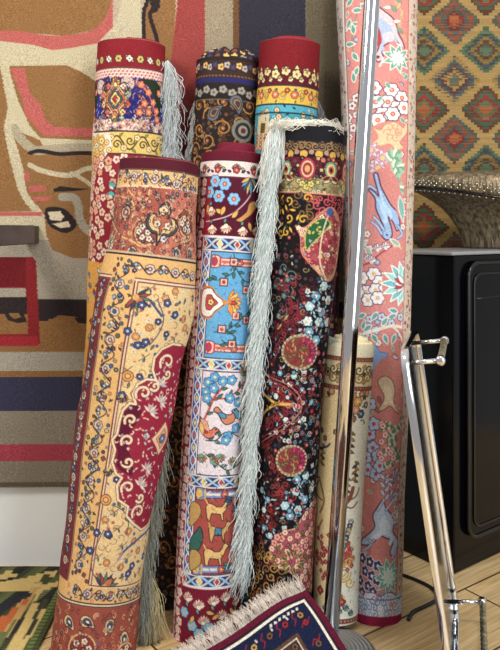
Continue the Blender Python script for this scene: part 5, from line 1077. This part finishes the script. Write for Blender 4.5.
# pale guards at both sides
for ua, ub, cb in ((-r.um*2, uA, (178, 168, 160)), (uB, r.um*2, (200, 180, 160))):
    c.band(r.y0, v_a-2, cb, ua, ub)
c.band(r.y0, v_a-2, (96, 100, 110), uA-1.2, uA); c.band(r.y0, v_a-2, (226, 214, 200), uA-3, uA-1.2); c.band(r.y0, v_a-2, (190, 90, 80), uB-1, uB)
c.scatter((uA-14, uA-4, r.y0, v_a-4), 120, 5, tangle(c, [(226, 220, 210), (150, 60, 70), (120, 130, 130), (110, 80, 90)], (110, 90, 96), 2), seed=62)
c.scatter((-r.um, uA-16, r.y0, v_a-4), 250, 7, tangle(c, [(226, 220, 210), (150, 60, 70), (120, 130, 130)], (110, 90, 96), 2.4), seed=64)
c.scatter((uB+2, r.um, r.y0, v_a-4), 600, 3.6, tangle(c, [(226, 214, 190), (170, 70, 70), (150, 120, 100), (190, 150, 140)], (130, 80, 80), 1.5), seed=63)
r.build('tall pink rolled runner with pale beasts, blossoms and green leaves, highest in the row', (150, 20, 66), group='rolled silk rugs', turns=2)
ROLL8 = r

# ---------------- small red-edged rug propped against the foot of the row, one corner up
AP = np.array([.142, 1.768, .172]); dn_ = np.array([0, -.118, -.178]); sl_ = np.linalg.norm(dn_); dn_ /= sl_; rt_ = np.array([1., 0, 0])
aL, aR = math.radians(60.5), math.radians(33.5)
LL, LR = .62, .70                                              # lengths of the two edges
eL = (-math.sin(aL), math.cos(aL)); eR = (math.sin(aR), math.cos(aR))   # (sideways, downslope)
cv = Canvas(0, LL*640, 0, LR*640, 1.05, (30, 34, 62))            # u along the fringed edge, v along the side edge
U4 = 640.
def bandrect(i0, i1, col):
    for a, b_, c_, d_ in ((i0, i0, LL*U4-i0, i1), (i0, LR*U4-i1, LL*U4-i0, LR*U4-i0)): cv.band(b_, d_, col, a, c_)
    for a, c_ in ((i0, i1), (LL*U4-i1, LL*U4-i0)): cv.band(i0, LR*U4-i0, col, a, c_)
bandrect(0, 9, (96, 20, 44)); bandrect(9, 12.5, (44, 26, 40)); bandrect(12.5, 17, (226, 216, 196)); bandrect(17, 52, (28, 34, 64))
NV2 = (28, 34, 64)
def mot(u, v, cl):
    cv.poly([(u-6, v), (u-3, v-5), (u+3, v-5), (u+6, v), (u+3, v+5), (u-3, v+5)], cl, (24, 20, 30), 1); cv.disc(u, v, 1.8, (24, 24, 50))
cols_ = [(170, 116, 62), (150, 36, 48), (110, 76, 56), (190, 150, 70)]
for i in range(14): mot(34+i*28, 33, cols_[i % 4]); 
for i in range(12): mot(33, 46+i*34, cols_[(i+1) % 4])
for i in range(10):
    b0 = 48+i*28; cv.line([(b0-6, 24), (b0, 30), (b0-4, 36), (b0+2, 42)], 2, (140, 30, 44)); cv.line([(24, b0-6), (30, b0), (36, b0-4), (42, b0+2)], 2, (140, 30, 44)); cv.poly([(b0+6, 25), (b0+9, 25), (b0+8, 30), (b0+5, 30)], (206, 196, 176)); 
for i in range(7): cv.poly([(30+i*8, 21+(i % 2)*2), (34+i*8, 20), (36+i*8, 24), (32+i*8, 25)], (226, 216, 196))
bandrect(52, 57, (96, 64, 44)); bandrect(57, 59, (214, 206, 186))
cv.band(59, LR*U4-59, (84, 52, 40), 59, LL*U4-59)
for i in range(14):                                             # striped panel inside
    cv.band(74, 130, [(50, 90, 110), (120, 36, 44), (30, 34, 60), (206, 190, 160)][i % 4], 74+i*9, 80+i*9)
cv.band(72, 74, (190, 150, 90), 70, 200); cv.band(130, 132, (190, 150, 90), 70, 200)
for i in range(6): mot(66+i*26, 66, cols_[(i+2) % 4]); cv.poly([(62, 84+i*22), (70, 90+i*22), (62, 96+i*22)], (190, 130, 60))
cv.poly([(112, 60), (126, 60), (119, 74)], (120, 130, 60), (30, 30, 40), 1.4)
for i in range(7): cv.scroll(80+18*i, 146, 9, i, 1, (160, 90, 50), 3, 1)
for i in range(7):
    for j in range(6): mot(100+i*36, 190+j*34, cols_[(i*3+j) % 4])
def cP(u, v):
    a = u/U4; b_ = v/U4; s_ = a*eL[0]+b_*eR[0]; d = a*eL[1]+b_*eR[1]
    d0 = sl_; k = np.clip(d, 0, d0); over = np.maximum(d-d0, 0)
    X = AP[0]+s_; Y = AP[1]+dn_[1]*k-over; Z = AP[2]+dn_[2]*k+.0105
    w_ = np.exp(-((d-d0)/.03)**2)*.006                          # soft roll where it meets the floor
    Z = Z+w_+.004*np.sin(a*22)*np.sin(k/d0*3.1)+.003*np.sin(b_*17+1)*(k < d0)*(d0-k)/d0
    Z = Z-.012*np.exp(-(a/.05)**2)*np.exp(-(b_/.05)**2)
    return np.stack([X, Y, Z], 1)
def cN(P):
    k = np.clip((P[:, 2]-.012)/.03, 0, 1)[:, None]; n1_ = np.array([[0, -dn_[2], dn_[1]]])*1.0
    nn = (1-k)*np.array([[0, 0, 1.]])+k*np.array([[0, -.83, .55]]); return nn/np.linalg.norm(nn, axis=1)[:, None]
crug = sheet('corner_rug', cv, cP, cN, .006, M_wool, 'small navy rug with crimson edge, its fringed corner propped against the rolled rugs', 'rug')
n = 1400; R_ = np.random.RandomState(3); uu_ = np.sort(R_.rand(n))*LL*U4; st_ = cP(uu_, np.zeros(n)); m_ = 7; T = np.linspace(0, 1, m_)
out_dir = np.array([-eR[0], 0, 0])+(-eR[1])*dn_; ln = R_.uniform(.030, .050, n)
clump = np.sin(uu_*.55)*.35+R_.normal(0, .16, n); al = np.array([eL[0], 0, 0])+eL[1]*dn_
onf = np.clip((st_[:, 2]-.02)/.02, 0, 1)[:, None, None]
fl_out = np.array([-eR[0], eR[1], 0]); fl_al = np.array([eL[0], -eL[1], 0])
OD = onf*out_dir+(1-onf)*fl_out; AL = onf*al+(1-onf)*fl_al
paths = st_[:, None]+OD*(ln[:, None]*T[None])[..., None]+AL*((clump*ln)[:, None]*T[None]**1.3)[..., None]
paths[..., 2] += (np.sin(T*3.14)*.004)[None]-.004; paths[..., 1] -= (np.sin(T*2)*.010)[None]*onf[:, :, 0]
strands('fringe', paths, R_.uniform(.0005, .0009, n), np.array((232, 216, 200))[None]*R_.uniform(.82, 1.08, (n, 1)), crug)

# ---------------- fringes of the rolled rugs
PW = (236, 250, 250)
hang_fringe(root6, [(277, 127), (272, 180), (266, 250), (260, 330), (254, 420), (248, 500), (246, 560)], 1.885, 1.845, 2600, 40, 4.6, PW, rad=.00085, drop=(-.15, 1), seed=1, wig=.006)
hang_fringe(root6, [(286, 126), (270, 128), (268, 140)], 1.90, 1.88, 160, 50, 3, (240, 240, 232), rad=.0010, drop=(-.12, 1), seed=2)
def top_fringe(parent, x0, x1, y, Y, n, seed, col, lift=8):
    R = np.random.RandomState(seed); m_ = 12; T = np.linspace(0, 1, m_)[None]; xs = R.uniform(x0, x1, n); ln = R.uniform(14, 44, n)*np.where(R.rand(n) < .5, -1, 1)
    xe = np.clip(xs+ln, x0-8, x1+8); X = xs[:, None]+(xe-xs)[:, None]*T
    YY = y-np.abs(np.sin(T*3.0+R.rand(n, 1)*.6))*R.uniform(.15, 1, (n, 1))*lift+R.uniform(-2, 2, (n, 1))+(X-(x0+x1)/2)*.05+2*np.sin(T*9+R.rand(n, 1)*6)
    D = Y+R.uniform(-.05, .03, (n, 1))+.01*np.sin(T*7+R.rand(n, 1)*6)
    P = np.stack([(X-250)*D/F, D, H0-(YY-HOR)*D/F], -1)
    strands('fringe', P, np.full(n, .0009), np.array(col)[None]*R.uniform(.85, 1.1, (n, 1)), parent)
top_fringe(root6, 276, 336, 130, 1.915, 260, 3, (244, 240, 226), 10)
hang_fringe(bpy.data.objects['rolled_rug'], [(165, 62), (168, 60), (168, 110), (167, 140), (166, 170), (162, 200)], 2.13, 2.13, 900, 34, 5.5, (214, 222, 224), rad=.0009, drop=(.14, 1), seed=4, wig=.008)
hang_fringe(root2, [(199, 92), (196, 120), (190, 150), (188, 200)], 2.13, 2.13, 260, 24, 2.4, (176, 178, 176), rad=.0009, drop=(-.22, 1), seed=5, wig=.004)
hang_fringe(root3, [(317, 98), (318, 110), (316, 130)], 2.09, 2.08, 160, 26, 2.5, (150, 154, 160), rad=.0009, drop=(.14, 1), seed=6, wig=.004)
hang_fringe(root4, [(160, 400), (155, 455), (148, 500), (141, 540), (140, 580), (139, 610)], 1.86, 1.83, 1100, 50, 3.2, (150, 152, 140), rad=.0009, drop=(.10, 1), seed=7, wig=.005)
hang_fringe(root4, [(144, 560), (142, 600)], 1.86, 1.84, 500, 60, 6, (206, 190, 140), rad=.0010, drop=(.12, 1), seed=8, wig=.008)
hang_fringe(root7, [(322, 332), (328, 336), (334, 338)], 1.93, 1.92, 70, 12, 4, (214, 214, 200), rad=.0010, drop=(-.1, .6), seed=9, wig=.006)
# ---------------- dark wooden bar reaching in front of the wall rug
M_wood = add_noise(pmat('dark_wood', rough=.45), (58, 46, 42), (80, 66, 60), 3, .0, 60, stretch=(1, 6, 6))
a0, a1 = W(-60, 224, 1.52), W(35, 225.3, 1.72)
t0 = W(-60, 250, 1.52).z; t1 = W(35, 243.5, 1.72).z
bm = bmesh.new(); dn = (a1-a0).normalized(); sd = Vector((-dn.y, dn.x, 0))*.025; zb = (t0+t1)/2
vs = []
for p, zt, zl in ((a0, a0.z, t0), (a1, a1.z, t1)):
    vs += [bm.verts.new((p.x, p.y, zt)), bm.verts.new((p.x+sd.x, p.y+sd.y, zt)), bm.verts.new((p.x+sd.x, p.y+sd.y, zl)), bm.verts.new((p.x, p.y, zl))]
for f in ((0, 1, 2, 3), (7, 6, 5, 4), (0, 4, 5, 1), (1, 5, 6, 2), (2, 6, 7, 3), (3, 7, 4, 0)): bm.faces.new([vs[i] for i in f])
add_box(bm, (a0.x-.04, a0.y, t0), (a0.x+.002, YW-.0225, a0.z))
o = bevel(bm_obj('wooden_bar', bm, M_wood), .002, 2)
tag(o, 'dark brown wooden bar end sticking in at the left edge before the wall rug', 'wooden bar')

# ---------------- black lacquer cabinet
M_lac = pmat('black_lacquer', (5, 6, 10), .16, Specular_IOR_Level=.25)
M_edge = pmat('dull_edge', (150, 150, 152), .3)
K0 = Vector((.638, 2.19, 0)); dr = Vector((.80, .60, 0)); dl = Vector((-.60, .80, 0))
cab = empty('cabinet', tuple(K0)); tag(cab, 'glossy black lacquered cabinet standing on the wood floor against the recess', 'cabinet')
RT = Matrix(((dr.x, dl.x, 0, K0.x), (dr.y, dl.y, 0, K0.y), (0, 0, 1, 0), (0, 0, 0, 1)))
def cpt(a, b_, z): return RT @ Vector((a, b_, z))
ZT = 1.012
def cbox(bm, lo, hi):
    vs = add_box(bm, lo, hi)
    for v_ in vs: v_.co = RT @ v_.co
bm = bmesh.new(); cbox(bm, (0, 0, .0), (.82, .31, ZT-.012)); bevel(bm_obj('cabinet_body', bm, M_lac, cab), .006)
bm = bmesh.new(); cbox(bm, (-.02, -.01, ZT-.0115), (.84, .33, ZT)); bevel(bm_obj('cabinet_top', bm, M_edge, cab), .004)
def rr(a0, a1, z0, z1, r, n=8):
    o = []
    for cx, cz, s0 in ((a1-r, z1-r, 0), (a0+r, z1-r, 90), (a0+r, z0+r, 180), (a1-r, z0+r, 270)):
        for i in range(n+1):
            t = math.radians(s0+90*i/n); o.append((cx+r*math.cos(t), cz+r*math.sin(t)))
    return o
def slab(outline, y0, y1):
    bm = bmesh.new(); A = [bm.verts.new(cpt(a, y0, z)) for a, z in outline]; B = [bm.verts.new(cpt(a, y1, z)) for a, z in outline]
    bm.faces.new(A); bm.faces.new(B[::-1])
    for i in range(len(A)): j = (i+1) % len(A); bm.faces.new((A[i], A[j], B[j], B[i]))
    return bm
dor = bevel(bm_obj('cabinet_door', slab(rr(.055, .52, .10, .975, .05), -.012, -.0005), M_lac, cab), .003)
M_lac2 = pmat('worn_black_trim', (20, 18, 18), .2, Specular_IOR_Level=.5)
for nm, (x0, x1, z0, z1, r, w_) in (('door_moulding', (.055, .52, .10, .975, .05, .006)), ('door_moulding', (.085, .49, .13, .94, .035, .0035))):
    bm = bmesh.new(); add_tube(bm, [cpt(a, -.014, z) for a, z in rr(x0, x1, z0, z1, r)], w_, 8, closed=True); bm_obj(nm, bm, M_lac2, cab, True)
bm = bmesh.new(); add_tube(bm, [cpt(a, -.012, z) for a, z in ((.10, .86), (.20, .862), (.47, .865))], .002, 6); bm_obj('door_bead', bm, M_lac2, cab, True)
# ---------------- bronze metal-clad stool standing on the cabinet
M_brz = add_noise(pmat('embossed_bronze', rough=.34, metal=.85), (98, 86, 70), (178, 160, 130), 14, 1.0, 34, detail=8, stretch=(6, 6, 1.1))
M_nail = pmat('nail_metal', (205, 198, 180), .22, 1)
sc_ = Vector((1.035, 2.62, 0)); st = empty('stool', (sc_.x, sc_.y, ZT)); tag(st, 'embossed bronze-clad stool with flared seat and rows of nailheads, on the cabinet top', 'stool')
def sec(r, z, sag=0., n=120, squash=.58, pw=1.6):
    o = []
    for i in range(n):
        t = 2*math.pi*i/n; c_, s_ = abs(math.cos(t)), abs(math.sin(t)); q = (c_**pw+s_**pw)**(-1/pw)
        x, y = q*math.cos(t)*r, q*math.sin(t)*r*squash
        o.append((sc_.x+x, sc_.y+y, z-sag*(1-abs(x)/r)**1.15))
    return o
def loft(secs):
    bm = bmesh.new(); rg = [[bm.verts.new(p) for p in s_] for s_ in secs]; n = len(rg[0])
    for a, c in zip(rg[:-1], rg[1:]):
        for i in range(n): bm.faces.new((a[i], a[(i+1) % n], c[(i+1) % n], c[i]))
    bm.faces.new(rg[0][::-1]); bm.faces.new(rg[-1])
    return bm
zz = ZT+.001; SG = .080
prof = [(.235, 0, 0), (.238, .008, 0), (.243, .03, .0), (.252, .06, .01), (.268, .09, .02), (.290, .12, .03), (.318, .15, .045), (.352, .175, .055), (.390, .197, .068), (.425, .213, .076), (.445, .222, SG)]
bm_obj('stool_body', loft([sec(r, zz+z, g) for r, z, g in prof]), M_brz, st, True)
prof = [(.447, .2245, SG), (.457, .232, SG), (.463, .243, .066), (.462, .254, .048), (.452, .264, .032), (.43, .272, .02), (.39, .277, .012), (.30, .281, .006), (.16, .283, .002), (.02, .284, 0)]
bm_obj('seat_top', loft([sec(r, zz+z, g) for r, z, g in prof]), M_brz, st, True)
def nail_row(r, z, sag, cnt, rad, ph=0):
    bm = bmesh.new(); S_ = sec(r, zz+z, sag, n=cnt*2)
    for i, p in enumerate(S_):
        if i % 2 != ph or p[1] > sc_.y+.02: continue
        bmesh.ops.create_icosphere(bm, subdivisions=1, radius=rad, matrix=Matrix.Translation(p))
    return bm
for (r, z, g, ph) in ((.440, .2155, SG, 0), (.461, .236, .075, 0), (.464, .243, .066, 1), (.464, .249, .056, 0)):
    nh = bm_obj('nailheads', nail_row(r, z, g, 100, .0048, ph), M_nail, st, True); nh['kind'] = 'stuff'
bm = bmesh.new(); add_tube(bm, sec(.452, zz+.2235, SG), .004, 8, closed=True); bm_obj('seat_piping', bm, M_lac2, st, True)

# ---------------- chrome tray leaning against the pink runner
NT, NB, FT, FB = Vector((.338, 1.60, .80)), Vector((.453, 1.60, .003)), Vector((.450, 1.96, .80)), Vector((.568, 1.96, .003))
ex = (FT-NT).normalized(); ez = (NT-NB).normalized(); en = ex.cross(ez).normalized()
if en.x < 0: en = -en
Wt, Lt = (FT-NT).length, (NT-NB).length
T0 = NB+en*.004
def tp(a, l, n_=0): return T0+ex*a+ez*l+en*n_
tr = empty('serving_tray', tuple((NB+FB)/2)); tag(tr, 'long chrome serving tray standing on its short end, leaning on the pink runner', 'tray')
M_mir = add_noise(pmat('reflection_toned_mirror', rough=.12, metal=1), (44, 42, 44), (92, 84, 72), 6)  # base colour darkened to stand in for the dark reflection in the plate
def rrt(inset, r, n=7):
    o = []
    for a, l, s0 in ((Wt-inset-r, Lt-inset-r, 0), (inset+r, Lt-inset-r, 90), (inset+r, inset+r, 180), (Wt-inset-r, inset+r, 270)):
        for i in range(n+1):
            t = math.radians(s0+90*i/n); o.append((a+r*math.cos(t), l+r*math.sin(t)))
    return o
bm = bmesh.new(); O_ = rrt(.006, .045); A = [bm.verts.new(tp(a, l, 0)) for a, l in O_]; B = [bm.verts.new(tp(a, l, .005)) for a, l in O_]
bm.faces.new(A); bm.faces.new(B[::-1])
for i in range(len(A)): j = (i+1) % len(A); bm.faces.new((A[i], A[j], B[j], B[i]))
bm_obj('tray_base', bm, M_mir, tr)
bm = bmesh.new(); O1 = rrt(.004, .047); O2 = rrt(.0, .05); rg = []
for O_, n_ in ((O1, .0055), (O1, .015), (O2, .018), (rrt(-.004, .054), .015), (rrt(-.004, .054), .0)):
    rg.append([bm.verts.new(tp(a, l, n_)) for a, l in O_])
for a, c in zip(rg[:-1], rg[1:]):
    for i in range(len(a)): bm.faces.new((a[i], a[(i+1) % len(a)], c[(i+1) % len(a)], c[i]))
bm_obj('tray_rim', bm, M_chrome, tr, True)
M_grip = add_noise(pmat('ribbed_grip_metal', rough=.3, metal=.8), (120, 112, 92), (176, 168, 140), 40)
for l in (Lt-.032, .055):
    for a, sg_ in ((.035, -1), (Wt-.035, 1)):
        hb = bmesh.new(); add_tube(hb, [tp(a, l, .004), tp(a, l, .078)], .0058, 12)
        bm_obj('handle_post', hb, M_chrome, tr, True)
        hb = bmesh.new(); add_tube(hb, [tp(a-.011, l, .085), tp(a-.008, l, .085), tp(a+.008, l, .085), tp(a+.011, l, .085)], [.008, .0115, .0115, .008], 16)
        bm_obj('handle_collar', hb, M_chrome, tr, True)
    hb = bmesh.new(); n_ = 90; add_tube(hb, [tp(.036+(Wt-.072)*i/n_, l, .085) for i in range(n_+1)], [.0076+.0012*math.sin(i*1.1) for i in range(n_+1)], 12)
    bm_obj('handle_grip', hb, M_grip, tr, True)
bpy.context.view_layer.update()

# ---------------- chrome pole on its round grooved base
px, py_ = .203, 1.778
pole = empty('display_stand', (px, py_, 0)); tag(pole, 'tall chrome pole stand with round grooved metal base, before the rolled rugs', 'stand')
M_steel = pmat('brushed_steel', (190, 192, 196), .36, 1, Anisotropic=.6)
bm = bmesh.new(); prof = [(.116, .001), (.119, .004), (.118, .008), (.112, .011)]
for i in range(40):
    r = .110-.079*i/39; prof.append((r, .012+.010*(1-(r/.125)**2)+.0016*math.sin(i*1.15)))
prof += [(.028, .026), (.027, .034), (.024, .038), (.0215, .038)]
n = 72; rg = [[bm.verts.new((px+r*math.cos(2*math.pi*k/n), py_+r*math.sin(2*math.pi*k/n), z)) for k in range(n)] for r, z in prof]
for a, c in zip(rg[:-1], rg[1:]):
    for k in range(n): bm.faces.new((a[k], a[(k+1) % n], c[(k+1) % n], c[k]))
bm.faces.new(rg[0][::-1]); bm.faces.new(rg[-1]); bm_obj('stand_base', bm, M_steel, pole, True)
bm = bmesh.new(); p0 = Vector((px, py_, .03)); p1 = W(372, 0, 1.80); dd_ = (p1-p0); p2 = p0+dd_*1.25
add_tube(bm, [p0, p0+dd_*.5, p1, p2], .0205, 40); bm_obj('pole', bm, M_chrome, pole, True)

# ---------------- black cable on the floor
bm = bmesh.new(); pts = spline([W(392, 572, 2.2), W(412, 578, 2.16), W(432, 590, 2.10), W(437, 600, 2.04), W(425, 608, 2.0), W(413, 613, 1.97), W(408, 622, 1.93)], 8)
pts = [(p[0], p[1], .0055) for p in pts]; add_tube(bm, pts, .005, 8); o = bm_obj('cable', bm, pmat('black_rubber', (22, 22, 24), .5), None, True)
tag(o, 'black cable lying on the wood floor behind the chrome tray', 'cable')
